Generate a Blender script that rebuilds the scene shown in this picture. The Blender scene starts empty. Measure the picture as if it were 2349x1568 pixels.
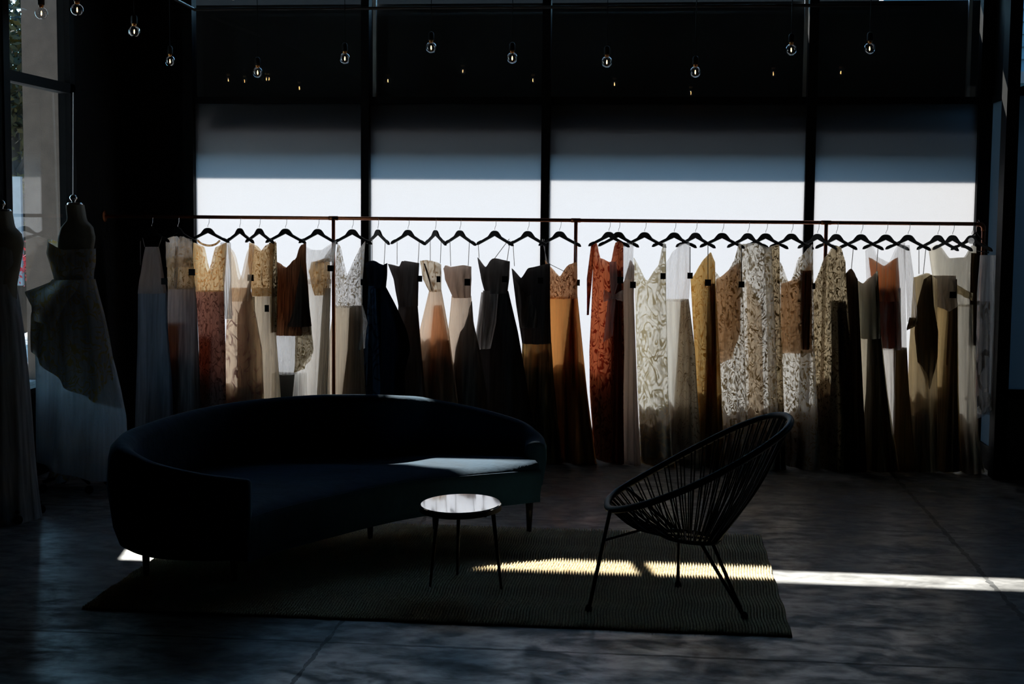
import bpy, bmesh, math, random
from mathutils import Vector, noise
random.seed(7)
PI = math.pi
S = bpy.context.scene
C = S.collection
# ------------------------------------------------------------------ camera
IW, IH, FPX, CZ = 2349.0, 1568.0, 3262.0, 1.8
YAW, PITCH, ROLL = 0.1046839, 0.0856597, 0.009
FV = Vector((-math.sin(YAW)*math.cos(PITCH), math.cos(YAW)*math.cos(PITCH), -math.sin(PITCH)))
_r = Vector((math.cos(YAW), math.sin(YAW), 0)); _u = _r.cross(FV)
RV = math.cos(ROLL)*_r + math.sin(ROLL)*_u
UV = math.cos(ROLL)*_u - math.sin(ROLL)*_r
from mathutils import Matrix
cam = bpy.data.objects.new('camera', bpy.data.cameras.new('camera')); C.objects.link(cam)
m3 = Matrix((RV, UV, -FV)).transposed()
cam.matrix_world = Matrix.Translation((0, 0, CZ)) @ m3.to_4x4()
cam.data.sensor_width = 36.0; cam.data.lens = FPX/IW*36.0; cam.data.clip_end = 300
S.camera = cam
S.view_settings.view_transform = 'Standard'; S.view_settings.look = 'None'
S.view_settings.gamma = 1; S.view_settings.use_curve_mapping = False
S.view_settings.exposure = 0.0
S.cycles.use_denoising = True
S.cycles.max_bounces = 12; S.cycles.diffuse_bounces = 6; S.cycles.glossy_bounces = 3
S.cycles.transmission_bounces = 8; S.cycles.transparent_max_bounces = 32
S.cycles.caustics_reflective = False; S.cycles.caustics_refractive = False
S.cycles.sample_clamp_indirect = 4.0
# ------------------------------------------------------------------ sky and sun
SUN = Vector((-0.222, 1.0, 0.871)).normalized()      # towards the sun
SUN_E, SKY_E = 20.5, 1.0
w = bpy.data.worlds.new('sky'); S.world = w; w.use_nodes = True
wn = w.node_tree; bg = wn.nodes['Background']
tc = wn.nodes.new('ShaderNodeTexCoord'); sp = wn.nodes.new('ShaderNodeSeparateXYZ'); rp = wn.nodes.new('ShaderNodeValToRGB')
wn.links.new(tc.outputs['Generated'], sp.inputs[0]); wn.links.new(sp.outputs['Z'], rp.inputs[0]); wn.links.new(rp.outputs[0], bg.inputs[0])
rp.color_ramp.elements[0].position = 0.0; rp.color_ramp.elements[0].color = (.44, .78, .95, 1)
rp.color_ramp.elements[1].position = 0.8; rp.color_ramp.elements[1].color = (.16, .38, .80, 1)
yc = wn.nodes.new('ShaderNodeMath'); yc.operation = 'MAXIMUM'; wn.links.new(sp.outputs['Y'], yc.inputs[0]); yc.inputs[1].default_value = 0
yp = wn.nodes.new('ShaderNodeMath'); yp.operation = 'POWER'; wn.links.new(yc.outputs[0], yp.inputs[0]); yp.inputs[1].default_value = 3
ys = wn.nodes.new('ShaderNodeMath'); ys.operation = 'MULTIPLY_ADD'; wn.links.new(yp.outputs[0], ys.inputs[0]); ys.inputs[1].default_value = SKY_E*18; ys.inputs[2].default_value = SKY_E
wn.links.new(ys.outputs[0], bg.inputs[1])       # the sky is brighter on the sun's side
sl = bpy.data.lights.new('sun', 'SUN'); sl.energy = SUN_E; sl.angle = 0.009; sl.color = (1, .93, .88)
so = bpy.data.objects.new('sun', sl); C.objects.link(so)
so.rotation_euler = SUN.to_track_quat('Z', 'Y').to_euler()

# ------------------------------------------------------------------ pixel to place
def ray(px, py):
    return FV + RV*((px-IW/2)/FPX) - UV*((py-IH/2)/FPX)
def at(px, py, Y):
    d = ray(px, py); t = Y/d.y
    return Vector((d.x*t, Y, CZ+d.z*t))
def proj(p):
    d = Vector(p)-Vector((0, 0, CZ)); z = d.dot(FV)
    return IW/2+FPX*d.dot(RV)/z, IH/2-FPX*d.dot(UV)/z

# ------------------------------------------------------------------ materials
def newmat(name):
    m = bpy.data.materials.new(name); m.use_nodes = True; n = m.node_tree; n.nodes.clear()
    o = n.nodes.new('ShaderNodeOutputMaterial'); return m, n, o
def N(n, t, **k):
    x = n.nodes.new(t)
    for a, b in k.items(): setattr(x, a, b)
    return x
def coords(n, scale=(1, 1, 1)):
    t = N(n, 'ShaderNodeTexCoord'); mp = N(n, 'ShaderNodeMapping'); mp.inputs['Scale'].default_value = scale
    n.links.new(t.outputs['Object'], mp.inputs[0]); return mp.outputs[0]
def ramp(n, src, stops):
    r = N(n, 'ShaderNodeValToRGB'); n.links.new(src, r.inputs[0]); e = r.color_ramp.elements
    while len(e) < len(stops): e.new(.5)
    for i, (p, c) in enumerate(stops):
        e[i].position = p; e[i].color = (c, c, c, 1) if isinstance(c, (int, float)) else (*c, 1)
    return r.outputs[0]
def pbr(name, col, rough=.5, metal=0., spec=.5, var=.15, vscale=(6, 6, 6), bump=0, bscale=40, sheen=0, coat=0):
    m, n, o = newmat(name); b = N(n, 'ShaderNodeBsdfPrincipled'); n.links.new(b.outputs[0], o.inputs[0])
    nz = N(n, 'ShaderNodeTexNoise'); nz.inputs['Scale'].default_value = 1; nz.inputs['Detail'].default_value = 4
    n.links.new(coords(n, vscale), nz.inputs[0])
    lo = tuple(c*(1-var) for c in col); hi = tuple(min(1, c*(1+var)) for c in col)
    n.links.new(ramp(n, nz.outputs[0], [(.3, lo), (.7, hi)]), b.inputs['Base Color'])
    b.inputs['Roughness'].default_value = rough; b.inputs['Metallic'].default_value = metal
    b.inputs['Specular IOR Level'].default_value = spec
    if sheen: b.inputs['Sheen Weight'].default_value = sheen; b.inputs['Sheen Roughness'].default_value = .35; b.inputs['Sheen Tint'].default_value = (.3, .6, .8, 1)
    if coat: b.inputs['Coat Weight'].default_value = coat
    if bump:
        bz = N(n, 'ShaderNodeTexNoise'); bz.inputs['Scale'].default_value = bscale; n.links.new(coords(n), bz.inputs[0])
        bp = N(n, 'ShaderNodeBump'); bp.inputs['Strength'].default_value = bump; bp.inputs['Distance'].default_value = .01
        n.links.new(bz.outputs[0], bp.inputs['Height']); n.links.new(bp.outputs[0], b.inputs['Normal'])
    return m
def emis(name, col, s):
    m, n, o = newmat(name); e = N(n, 'ShaderNodeEmission'); e.inputs[0].default_value = (*col, 1); e.inputs[1].default_value = s
    n.links.new(e.outputs[0], o.inputs[0]); return m
def clear_glass(name, f0=.04, tint=(.95, .98, .97)):
    m, n, o = newmat(name)
    t = N(n, 'ShaderNodeBsdfTransparent'); t.inputs[0].default_value = (*tint, 1)
    g = N(n, 'ShaderNodeBsdfGlossy'); g.inputs['Roughness'].default_value = 0.0
    lw = N(n, 'ShaderNodeLayerWeight'); pw = N(n, 'ShaderNodeMath', operation='POWER'); n.links.new(lw.outputs['Facing'], pw.inputs[0]); pw.inputs[1].default_value = 5
    f = N(n, 'ShaderNodeMath', operation='MULTIPLY_ADD'); n.links.new(pw.outputs[0], f.inputs[0]); f.inputs[1].default_value = 1-f0; f.inputs[2].default_value = f0
    x = N(n, 'ShaderNodeMixShader'); n.links.new(f.outputs[0], x.inputs[0]); n.links.new(t.outputs[0], x.inputs[1]); n.links.new(g.outputs[0], x.inputs[2])
    n.links.new(x.outputs[0], o.inputs[0]); return m
def fabric(name, col, tr=.75, op=1., lace=None, streak=.25, lacecol=None, refl=.5, sx=40.):
    """cloth that lets light through: col = colour, tr = share passed on, op = how much thread covers, lace = (scale, covered share)"""
    tcol = tuple(c**.45 for c in col)
    if sum(col) > 1.2 and op > .5: op *= .74
    if sum(col) > .75: col = tuple(c**.6 for c in col); tr = min(.97, tr+.18)
    m, n, o = newmat(name)
    d = N(n, 'ShaderNodeBsdfDiffuse'); t = N(n, 'ShaderNodeBsdfTranslucent'); x = N(n, 'ShaderNodeMixShader')
    x.inputs[0].default_value = tr
    n.links.new(d.outputs[0], x.inputs[1]); n.links.new(t.outputs[0], x.inputs[2])
    nz = N(n, 'ShaderNodeTexNoise'); nz.inputs['Scale'].default_value = 1; nz.inputs['Detail'].default_value = 3
    n.links.new(coords(n, (sx, sx, 1.6)), nz.inputs[0])
    k = ramp(n, nz.outputs[0], [(.32, tuple(c*(1-streak) for c in col)), (.66, tuple(min(1, c*(1+streak*.35)) for c in col))])
    cov = None
    if lace:
        sc, share = lace
        c0 = coords(n, (1, 1, .8))
        wz = N(n, 'ShaderNodeTexNoise'); wz.inputs['Scale'].default_value = sc*.42; wz.inputs['Detail'].default_value = 1.2; wz.inputs['Distortion'].default_value = 1.2; n.links.new(c0, wz.inputs[0])
        sn = N(n, 'ShaderNodeMath', operation='MULTIPLY'); n.links.new(wz.outputs[0], sn.inputs[0]); sn.inputs[1].default_value = 30
        s2 = N(n, 'ShaderNodeMath', operation='SINE'); n.links.new(sn.outputs[0], s2.inputs[0])
        a = ramp(n, s2.outputs[0], [(.80-share, 0.), (.92-share*.6, 1.)])
        v = N(n, 'ShaderNodeTexVoronoi', feature='F1'); v.inputs['Scale'].default_value = sc*.9; n.links.new(c0, v.inputs[0])
        b = ramp(n, v.outputs['Distance'], [(.45, 1.), (.70, .45)])
        mul = N(n, 'ShaderNodeMath', operation='MULTIPLY'); n.links.new(a, mul.inputs[0]); n.links.new(b, mul.inputs[1]); cov = mul.outputs[0]
        lc = lacecol or tuple(c*.25 for c in col)
        mc = N(n, 'ShaderNodeMixRGB'); n.links.new(cov, mc.inputs[0]); n.links.new(k, mc.inputs[1]); mc.inputs[2].default_value = (*lc, 1); k = mc.outputs[0]
    n.links.new(k, t.inputs[0])
    dk = N(n, 'ShaderNodeMixRGB', blend_type='MULTIPLY'); dk.inputs[0].default_value = 1; n.links.new(k, dk.inputs[1]); dk.inputs[2].default_value = (refl, refl, refl*1.05, 1)
    n.links.new(dk.outputs[0], d.inputs[0])
    out = x.outputs[0]
    if op < 1:
        tp = N(n, 'ShaderNodeBsdfTransparent'); tp.inputs[0].default_value = (*tcol, 1); y = N(n, 'ShaderNodeMixShader'); n.links.new(tp.outputs[0], y.inputs[1]); n.links.new(out, y.inputs[2])
        if cov is not None:
            q = N(n, 'ShaderNodeMath', operation='MULTIPLY_ADD'); n.links.new(cov, q.inputs[0]); q.inputs[1].default_value = 1-op; q.inputs[2].default_value = op
            n.links.new(q.outputs[0], y.inputs[0])
        else:
            q = N(n, 'ShaderNodeMath', operation='MULTIPLY_ADD'); n.links.new(nz.outputs[0], q.inputs[0]); q.inputs[1].default_value = .5; q.inputs[2].default_value = op-.25; q.use_clamp = True
            n.links.new(q.outputs[0], y.inputs[0])
        out = y.outputs[0]
    n.links.new(out, o.inputs[0]); return m

M = {}
M['black'] = pbr('black_paint', (.006, .006, .006), .6, spec=.15)
M['frame'] = pbr('dark_metal_frame', (.006, .0065, .007), .7, spec=.1)
M['wall'] = pbr('black_wall', (.006, .006, .0065), .9, spec=.1, bump=.2)
M['ceil'] = pbr('dark_ceiling', (.010, .010, .010), .9)
M['copper'] = pbr('copper_pipe', (.34, .11, .045), .35, 1., vscale=(3, 3, 3))
M['chrome'] = pbr('steel_wire', (.7, .7, .7), .25, 1.)
M['hanger'] = pbr('black_wood', (.003, .003, .003), .6, spec=.08)
M['velvet'] = pbr('teal_velvet', (.009, .034, .062), .85, spec=.1, sheen=.14, bump=.25, bscale=25, var=.25)
M['legwood'] = pbr('dark_wood', (.012, .009, .008), .4)
M['marble'] = pbr('polished_top', (.72, .70, .70), .06, .85, vscale=(9, 4, 4), var=.12, coat=.5)
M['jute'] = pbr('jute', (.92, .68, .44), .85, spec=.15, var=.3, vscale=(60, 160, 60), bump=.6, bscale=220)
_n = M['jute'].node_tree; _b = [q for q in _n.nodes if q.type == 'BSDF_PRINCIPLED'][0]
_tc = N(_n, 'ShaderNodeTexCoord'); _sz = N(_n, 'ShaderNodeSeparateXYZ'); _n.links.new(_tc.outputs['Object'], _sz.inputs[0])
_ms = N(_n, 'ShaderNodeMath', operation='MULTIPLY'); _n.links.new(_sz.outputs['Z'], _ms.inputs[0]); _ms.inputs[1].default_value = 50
_rr = ramp(_n, _ms.outputs[0], [(.26, (.16, .13, .10)), (.50, (1, 1, 1))])          # low parts darkened in colour, painting the shade between the ropes
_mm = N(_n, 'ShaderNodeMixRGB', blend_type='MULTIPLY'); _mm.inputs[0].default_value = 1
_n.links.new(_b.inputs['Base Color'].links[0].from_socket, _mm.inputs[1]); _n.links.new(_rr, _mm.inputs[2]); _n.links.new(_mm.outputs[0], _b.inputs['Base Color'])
M['cord'] = pbr('black_cord', (.005, .005, .005), .5, spec=.12)
M['tag'] = pbr('black_card', (.004, .004, .004), .6, spec=.15)
M['paper'] = pbr('paper', (.7, .7, .7), .8)
M['glass'] = clear_glass('clear_glass')
M['bulbglass'] = clear_glass('bulb_glass', .20, (.97, .97, .97))
M['filament'] = emis('filament_glow', (1., .45, .14), 70.)
M['brass'] = pbr('brass', (.8, .38, .12), .3, 1.)
M['concrete'] = pbr('grey_concrete', (.13, .105, .085), .9, bump=.3, bscale=60)
M['pave'] = pbr('pale_paving', (.42, .41, .40), .9, vscale=(1, 1, 1))
M['siding'] = pbr('blue_siding', (.30, .56, .68), .7, vscale=(3, 3, 20))
M['white'] = pbr('white_trim', (.6, .6, .6), .6)
M['greybox'] = pbr('grey_card', (.10, .105, .10), .8)
M['leaf'] = pbr('leaf', (.015, .03, .012), .6, var=.6, vscale=(3, 3, 3))
M['leafy'] = pbr('yellow_leaf', (.09, .075, .015), .6, var=.8, vscale=(1, 1, 1))
M['bark'] = pbr('bark', (.05, .04, .03), .9)
M['pink'] = pbr('pink_petal', (.6, .08, .10), .6)
M['linen'] = pbr('linen_form', (.30, .27, .21), .9, bump=.2, bscale=200)
M['awn'] = pbr('dark_awning', (.012, .014, .015), .9)
# frosted film on glass
m, n, o = newmat('frosted_film')
tl = N(n, 'ShaderNodeBsdfTranslucent'); df = N(n, 'ShaderNodeBsdfDiffuse'); gl = N(n, 'ShaderNodeBsdfGlossy'); gl.inputs['Roughness'].default_value = .25
nz = N(n, 'ShaderNodeTexNoise'); nz.inputs['Scale'].default_value = 120; n.links.new(coords(n), nz.inputs[0])
n.links.new(ramp(n, nz.outputs[0], [(.3, (.392, .398, .400)), (.7, (.408, .413, .415))]), tl.inputs[0])
df.inputs[0].default_value = (.022, .025, .028, 1); gl.inputs[0].default_value = (1, 1, 1, 1)
a1 = N(n, 'ShaderNodeAddShader'); n.links.new(tl.outputs[0], a1.inputs[0]); n.links.new(df.outputs[0], a1.inputs[1])
mx = N(n, 'ShaderNodeMixShader'); mx.inputs[0].default_value = .015; n.links.new(a1.outputs[0], mx.inputs[1]); n.links.new(gl.outputs[0], mx.inputs[2])
n.links.new(mx.outputs[0], o.inputs[0]); M['film'] = m
# concrete floor with saw joints
m, n, o = newmat('polished_concrete')
b = N(n, 'ShaderNodeBsdfPrincipled'); n.links.new(b.outputs[0], o.inputs[0])
n1 = N(n, 'ShaderNodeTexNoise'); n1.inputs['Scale'].default_value = 1.7; n1.inputs['Detail'].default_value = 9; n1.inputs['Roughness'].default_value = .62; n.links.new(coords(n), n1.inputs[0])
n2 = N(n, 'ShaderNodeTexNoise'); n2.inputs['Scale'].default_value = 9; n2.inputs['Detail'].default_value = 8; n.links.new(coords(n, (1, 1.6, 1)), n2.inputs[0])
k1 = ramp(n, n1.outputs[0], [(.34, (.09, .09, .095)), (.5, (.20, .195, .19)), (.66, (.30, .29, .285))])
k2 = ramp(n, n2.outputs[0], [(.36, (.3, .3, .3)), (.60, (1, 1, 1))])
mm = N(n, 'ShaderNodeMixRGB', blend_type='MULTIPLY'); mm.inputs[0].default_value = .8; n.links.new(k1, mm.inputs[1]); n.links.new(k2, mm.inputs[2])
g = N(n, 'ShaderNodeTexCoord'); sx = N(n, 'ShaderNodeSeparateXYZ'); n.links.new(g.outputs['Object'], sx.inputs[0])
nw = N(n, 'ShaderNodeTexNoise'); nw.inputs['Scale'].default_value = 7; nw.inputs['Detail'].default_value = 5; n.links.new(g.outputs['Object'], nw.inputs[0])
def joint(src, off, wd):
    a = N(n, 'ShaderNodeMath', operation='MULTIPLY_ADD'); n.links.new(nw.outputs[0], a.inputs[0]); a.inputs[1].default_value = .035; n.links.new(src, a.inputs[2])
    s = N(n, 'ShaderNodeMath', operation='SUBTRACT'); n.links.new(a.outputs[0], s.inputs[0]); s.inputs[1].default_value = off+.0175
    ab = N(n, 'ShaderNodeMath', operation='ABSOLUTE'); n.links.new(s.outputs[0], ab.inputs[0])
    q = N(n, 'ShaderNodeMath', operation='MULTIPLY_ADD'); n.links.new(n2.outputs[0], q.inputs[0]); q.inputs[1].default_value = wd*2.4; q.inputs[2].default_value = -wd*.55
    lt = N(n, 'ShaderNodeMath', operation='LESS_THAN'); n.links.new(ab.outputs[0], lt.inputs[0]); n.links.new(q.outputs[0], lt.inputs[1]); return lt.outputs[0]
js = [joint(sx.outputs[0], 1.676, .020), joint(sx.outputs[0], -1.40, .014), joint(sx.outputs[1], 8.42, .011), joint(sx.outputs[1], 5.815, .016)]
acc = js[0]
for j in js[1:]:
    q = N(n, 'ShaderNodeMath', operation='MAXIMUM'); n.links.new(acc, q.inputs[0]); n.links.new(j, q.inputs[1]); acc = q.outputs[0]
mj = N(n, 'ShaderNodeMixRGB'); n.links.new(acc, mj.inputs[0]); n.links.new(mm.outputs[0], mj.inputs[1]); mj.inputs[2].default_value = (.02, .02, .02, 1)
n.links.new(mj.outputs[0], b.inputs['Base Color'])
n3 = N(n, 'ShaderNodeTexNoise'); n3.inputs['Scale'].default_value = 3.4; n3.inputs['Detail'].default_value = 9; n3.inputs['Roughness'].default_value = .68; n3.inputs['Distortion'].default_value = .6; n.links.new(coords(n, (1, 1.5, 1)), n3.inputs[0])
n.links.new(ramp(n, n3.outputs[0], [(.4, .62), (.6, .36)]), b.inputs['Roughness']); b.inputs['Specular IOR Level'].default_value = .45
cw = ramp(n, n3.outputs[0], [(.42, .05), (.56, 1.)])
cm = N(n, 'ShaderNodeMath', operation='MULTIPLY'); n.links.new(cw, cm.inputs[0]); n.links.new(k2, cm.inputs[1])
cj = N(n, 'ShaderNodeMath', operation='SUBTRACT'); cj.use_clamp = True; n.links.new(cm.outputs[0], cj.inputs[0]); n.links.new(acc, cj.inputs[1]); n.links.new(cj.outputs[0], b.inputs['Coat Weight'])
b.inputs['Coat Roughness'].default_value = .28
bp = N(n, 'ShaderNodeBump'); bp.inputs['Strength'].default_value = .15; bp.inputs['Distance'].default_value = .01; n.links.new(n2.outputs[0], bp.inputs['Height']); n.links.new(bp.outputs[0], b.inputs['Normal'])
M['floor'] = m

# ------------------------------------------------------------------ mesh helpers
def obj(name, bm, mat, parent=None, smooth=False):
    me = bpy.data.meshes.new(name)
    if isinstance(bm, tuple): me.from_pydata(bm[0], [], bm[1])
    else: bm.to_mesh(me); bm.free()
    me.materials.append(M[mat] if isinstance(mat, str) else mat)
    if smooth:
        for p in me.polygons: p.use_smooth = True
    me.update()
    o = bpy.data.objects.new(name, me); C.objects.link(o)
    if parent is not None:
        o.parent = parent
        o.matrix_parent_inverse = Matrix.Translation(parent.location).inverted() if parent.type == 'EMPTY' else Matrix()
    return o
def thing(name, label, cat, loc=(0, 0, 0), group=None):
    o = bpy.data.objects.new(name, None); C.objects.link(o); o.location = loc; o.empty_display_size = .1
    o['label'] = label; o['category'] = cat
    if group: o['group'] = group
    return o
def tag(o, label, cat, group=None):
    o['label'] = label; o['category'] = cat
    if group: o['group'] = group
    return o
def struct(name, bm, mat, **k):
    o = obj(name, bm, mat, **k); o['kind'] = 'structure'; return o
def boxes(*bs):
    bm = bmesh.new()
    for (x0, x1, y0, y1, z0, z1) in bs:
        vs = [bm.verts.new((x, y, z)) for x in (x0, x1) for y in (y0, y1) for z in (z0, z1)]
        for f in ((0, 1, 3, 2), (4, 6, 7, 5), (0, 4, 5, 1), (2, 3, 7, 6), (0, 2, 6, 4), (1, 5, 7, 3)): bm.faces.new([vs[i] for i in f])
    bmesh.ops.recalc_face_normals(bm, faces=bm.faces); return bm
def tube_into(bm, pts, r, seg=8, closed=False):
    pts = [Vector(p) for p in pts]; n = len(pts); rings = []
    rr = r if isinstance(r, (list, tuple)) else [r]*n
    prev = None
    for i, p in enumerate(pts):
        if closed: d = pts[(i+1) % n]-pts[i-1]
        else: d = pts[min(i+1, n-1)]-pts[max(i-1, 0)]
        d.normalize()
        if prev is None: a = d.orthogonal().normalized()
        else: a = (prev-d*prev.dot(d)).normalized()
        prev = a; b = d.cross(a)
        rings.append([bm.verts.new(p+(a*math.cos(t)+b*math.sin(t))*rr[i]) for t in [2*PI*k/seg for k in range(seg)]])
    for i in range(n if closed else n-1):
        A, B = rings[i], rings[(i+1) % n]
        for k in range(seg): bm.faces.new((A[k], A[(k+1) % seg], B[(k+1) % seg], B[k]))
    if not closed:
        bm.faces.new(rings[0][::-1]); bm.faces.new(rings[-1])
def tube(pts, r, seg=8, closed=False):
    bm = bmesh.new(); tube_into(bm, pts, r, seg, closed); bmesh.ops.recalc_face_normals(bm, faces=bm.faces); return bm
def lathe(prof, cx=0, cy=0, seg=24):
    bm = bmesh.new(); rings = []
    for r, z in prof:
        if r < 1e-5: rings.append([bm.verts.new((cx, cy, z))])
        else: rings.append([bm.verts.new((cx+r*math.cos(2*PI*k/seg), cy+r*math.sin(2*PI*k/seg), z)) for k in range(seg)])
    for A, B in zip(rings, rings[1:]):
        for k in range(seg):
            q = [A[k % len(A)], A[(k+1) % len(A)], B[(k+1) % len(B)], B[k % len(B)]]
            q = list(dict.fromkeys(q))
            if len(q) > 2: bm.faces.new(q)
    bmesh.ops.recalc_face_normals(bm, faces=bm.faces); return bm
def crom(P, n=12, closed=False):
    out = []; L = len(P); P = [Vector(p) for p in P]
    rng = range(L) if closed else range(L-1)
    for i in rng:
        a = P[i-1] if (closed or i > 0) else P[0]*2-P[1]
        b = P[i]; c = P[(i+1) % L]
        d = P[(i+2) % L] if (closed or i+2 < L) else P[-1]*2-P[-2]
        for k in range(n):
            t = k/n
            out.append(.5*((2*b)+(c-a)*t+(2*a-5*b+4*c-d)*t*t+(3*b-3*c+d-a)*t**3))
    if not closed: out.append(P[-1])
    return out
def lerp(T, x):
    if x <= T[0][0]: return T[0][1:] if len(T[0]) > 2 else T[0][1]
    for a, b in zip(T, T[1:]):
        if x <= b[0]:
            t = (x-a[0])/(b[0]-a[0]) if b[0] > a[0] else 0
            if len(a) > 2: return tuple(p+(q-p)*t for p, q in zip(a[1:], b[1:]))
            return a[1]+(b[1]-a[1])*t
    return T[-1][1:] if len(T[-1]) > 2 else T[-1][1]

# ------------------------------------------------------------------ the room
WY = 11.0; HEAD = 2.69; CEIL = 3.746
struct('floor', boxes((-4.4, 7, -3, 11.15, -.12, 0)), 'floor')
struct('ceiling', boxes((-4.6, 7, -3, 11.42, CEIL, 4.1)), 'ceil')
struct('wall_back', boxes((-4.40, -3.765, WY, 11.15, 0, CEIL)), 'wall')
struct('wall_left', boxes((-4.40, -4.28, 10.07, 11.15, 0, CEIL), (-4.40, -4.28, -3, 10.07, 0, .60), (-4.40, -4.28, -3, 8.94, .60, CEIL)), 'wall')
struct('wall_right', boxes((6.9, 7.05, -3, 10.4, 0, .6) , (6.9, 7.05, -3, 10.4, .6, CEIL)), 'wall')
struct('wall_front', boxes((-4.4, 7, -3.15, -3, 0, CEIL)), 'wall')
MUL = [(-3.765, -3.685), (-2.343, -2.280), (-.938, -.874), (1.060, 1.130), (2.318, 2.412)]
# back windows: four bays, film below the transom, clear glass above
def window(nm, x0, x1):
    fr = struct(nm, boxes((x0-.001, x1+.001, WY-.03, WY+.05, HEAD, HEAD+.05), (x0-.001, x1+.001, WY-.03, WY+.05, .12, .17), (x0-.001, x1+.001, WY-.03, WY+.06, 0, .12)), 'frame')
    f = obj('film_pane', boxes((x0, x1, WY+.008, WY+.014, .17, HEAD)), 'film', fr); f['label'] = 'frosted pane'
    g = obj('glass_pane', boxes((x0, x1, WY+.008, WY+.012, HEAD+.05, CEIL)), 'glass', fr); g['label'] = 'clear upper pane'
for i in range(4): window('window_%d' % (i+1), MUL[i][1], MUL[i+1][0])
for i, (a, b) in enumerate(MUL): struct('trim_%d' % (i+1), boxes((a, b, WY-.06, WY+.05, 0, CEIL)), 'frame')
# side return and right wing
t = struct('window_5', boxes((2.40, 2.44, 10.42, 10.99, HEAD, HEAD+.05), (2.40, 2.44, 10.42, 10.99, 0, .17)), 'frame')
obj('film_pane', boxes((2.417, 2.423, 10.42, 10.99, .17, HEAD)), 'film', t); obj('dark_panel', boxes((2.417, 2.421, 10.42, 10.99, HEAD+.05, CEIL)), 'black', t)
struct('trim_6', boxes((2.355, 2.44, 10.26, 10.42, 0, CEIL)), 'frame')
t = struct('window_6', boxes((2.44, 6.9, 10.27, 10.33, HEAD, HEAD+.055), (2.44, 6.9, 10.27, 10.33, .58, .64), (2.44, 6.9, 10.27, 10.33, .0, .1), (4.4, 4.47, 10.26, 10.34, 0, CEIL)), 'frame')
obj('film_pane', boxes((2.44, 6.9, 10.297, 10.303, .64, HEAD)), 'film', t); obj('glass_pane', boxes((2.44, 6.9, 10.298, 10.302, HEAD+.055, CEIL)), 'glass', t)
struct('wall_wing', boxes((2.44, 6.9, 10.295, 10.32, .1, .58)), pbr('wing_panel', (.05, .05, .048), .8))
# left windows
t = struct('window_7', boxes((-4.36, -4.27, 8.94, 9.03, .62, CEIL), (-4.36, -4.27, 9.03, 10.07, HEAD-.01, HEAD+.06), (-4.36, -4.27, 9.99, 10.07, .62, CEIL), (-4.40, -4.22, 8.94, 10.07, .60, .635)), 'frame')
for (ya, yb, za, zb) in ((9.03, 9.99, .635, HEAD-.01), (9.03, 9.99, HEAD+.06, CEIL)):
    obj('glass_pane', boxes((-4.312, -4.308, ya, yb, za, zb)), 'glass', t)
struct('baseboard_back', boxes((-4.27, -3.765, WY-.015, WY, 0, .1)), 'black')

# ------------------------------------------------------------------ outside
struct('ground', boxes((-60, -4.7, -20, 120, -.2, -.13)), 'pave')
struct('road', boxes((-4.7, 60, 11.15, 120, -.2, -.13)), pbr('asphalt', (.035, .036, .038), .95, vscale=(2, 2, 2)))
fbd = thing('added_building', 'long dark block added behind the back windows to hide low sky', 'building', (0, 24, 0))  # added block: hides the sky sliver and cuts low sky light
obj('wall', boxes((-9, 30, 24, 30, -.13, 6.6)), pbr('dark_blocker', (.012, .012, .012), .9), fbd); obj('added_roof', boxes((-9.2, 30.3, 23.7, 30.3, 6.6, 6.85)), 'black', fbd)
aw = obj('awning', boxes((-4.2, 2.46, 11.37, 11.42, 2.457, 3.505), (-4.2, 2.46, 11.155, 11.37, 2.457, 2.49), (-3.6, 2.3, 11.055, 11.155, 2.457, 2.49)), 'awn')
tag(aw, 'dark awning box outside, behind the clear upper back windows', 'awning')
for i, x in enumerate((-2.31, 1.07, 2.30)):
    p = obj('awning_bracket', boxes((x-.013+(.0 if i else .0), x+.013, 11.30, 11.34, 2.75, 3.72)), pbr('galvanised_%d' % i, (.55, .56, .56), .5))
    tag(p, 'thin pale upright outside the clear pane, %s' % ('beside the left-hand mullion', 'beside the third mullion', 'at the right end of the back windows')[i], 'bracket', 'pale uprights outside the upper panes')
bm = bmesh.new(); z = 2.2
for k in range(46):
    z0 = 0+k*.108
    vs = [bm.verts.new(p) for p in ((1.9, 13.0, z0), (9, 13.0, z0), (9, 13.018, z0+.112), (1.9, 13.018, z0+.112))]; bm.faces.new(vs)
    vs = [bm.verts.new(p) for p in ((1.9, 13.0, z0), (9, 13.0, z0), (9, 13.02, z0), (1.9, 13.02, z0))]; bm.faces.new(vs)
pw = obj('planter_wall', boxes((-3.6, 2.9, 11.25, 11.38, -.13, .40)), 'greybox'); tag(pw, 'low grey planter wall outside along the foot of the back windows', 'planter')
lg = obj('added_sun_ledge', boxes((2.5, 6.9, 10.335, 10.60, 2.75, 2.77)), 'frame'); tag(lg, 'thin dark ledge added above the far right window to block sun', 'ledge')  # ledge added only to keep sun off the top of the film
sd = thing('neighbour_building', 'blue clapboard building seen through the far right upper pane', 'building', (5, 13, 0))
obj('siding', bm, 'siding', sd); obj('wall', boxes((1.9, 9, 13.03, 13.3, -.13, 5.1)), 'white', sd)
obj('trim_board', boxes((1.9, 9, 12.97, 12.999, 3.03, 3.13)), 'white', sd)
ar = struct('added_roof', boxes((-9, -4.6, 0, 15, 4.6, 4.75), (-4.6, -4.58, -3, 15, 4.1, 4.75)), 'concrete')  # unseen overhang, added to stop sun entering the left window
pl = obj('street_pillar', boxes((-7.42, -6.86, 16.0, 16.35, -.13, 5.3)), 'concrete'); tag(pl, 'square concrete pillar standing outside the left window', 'pillar')
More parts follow.
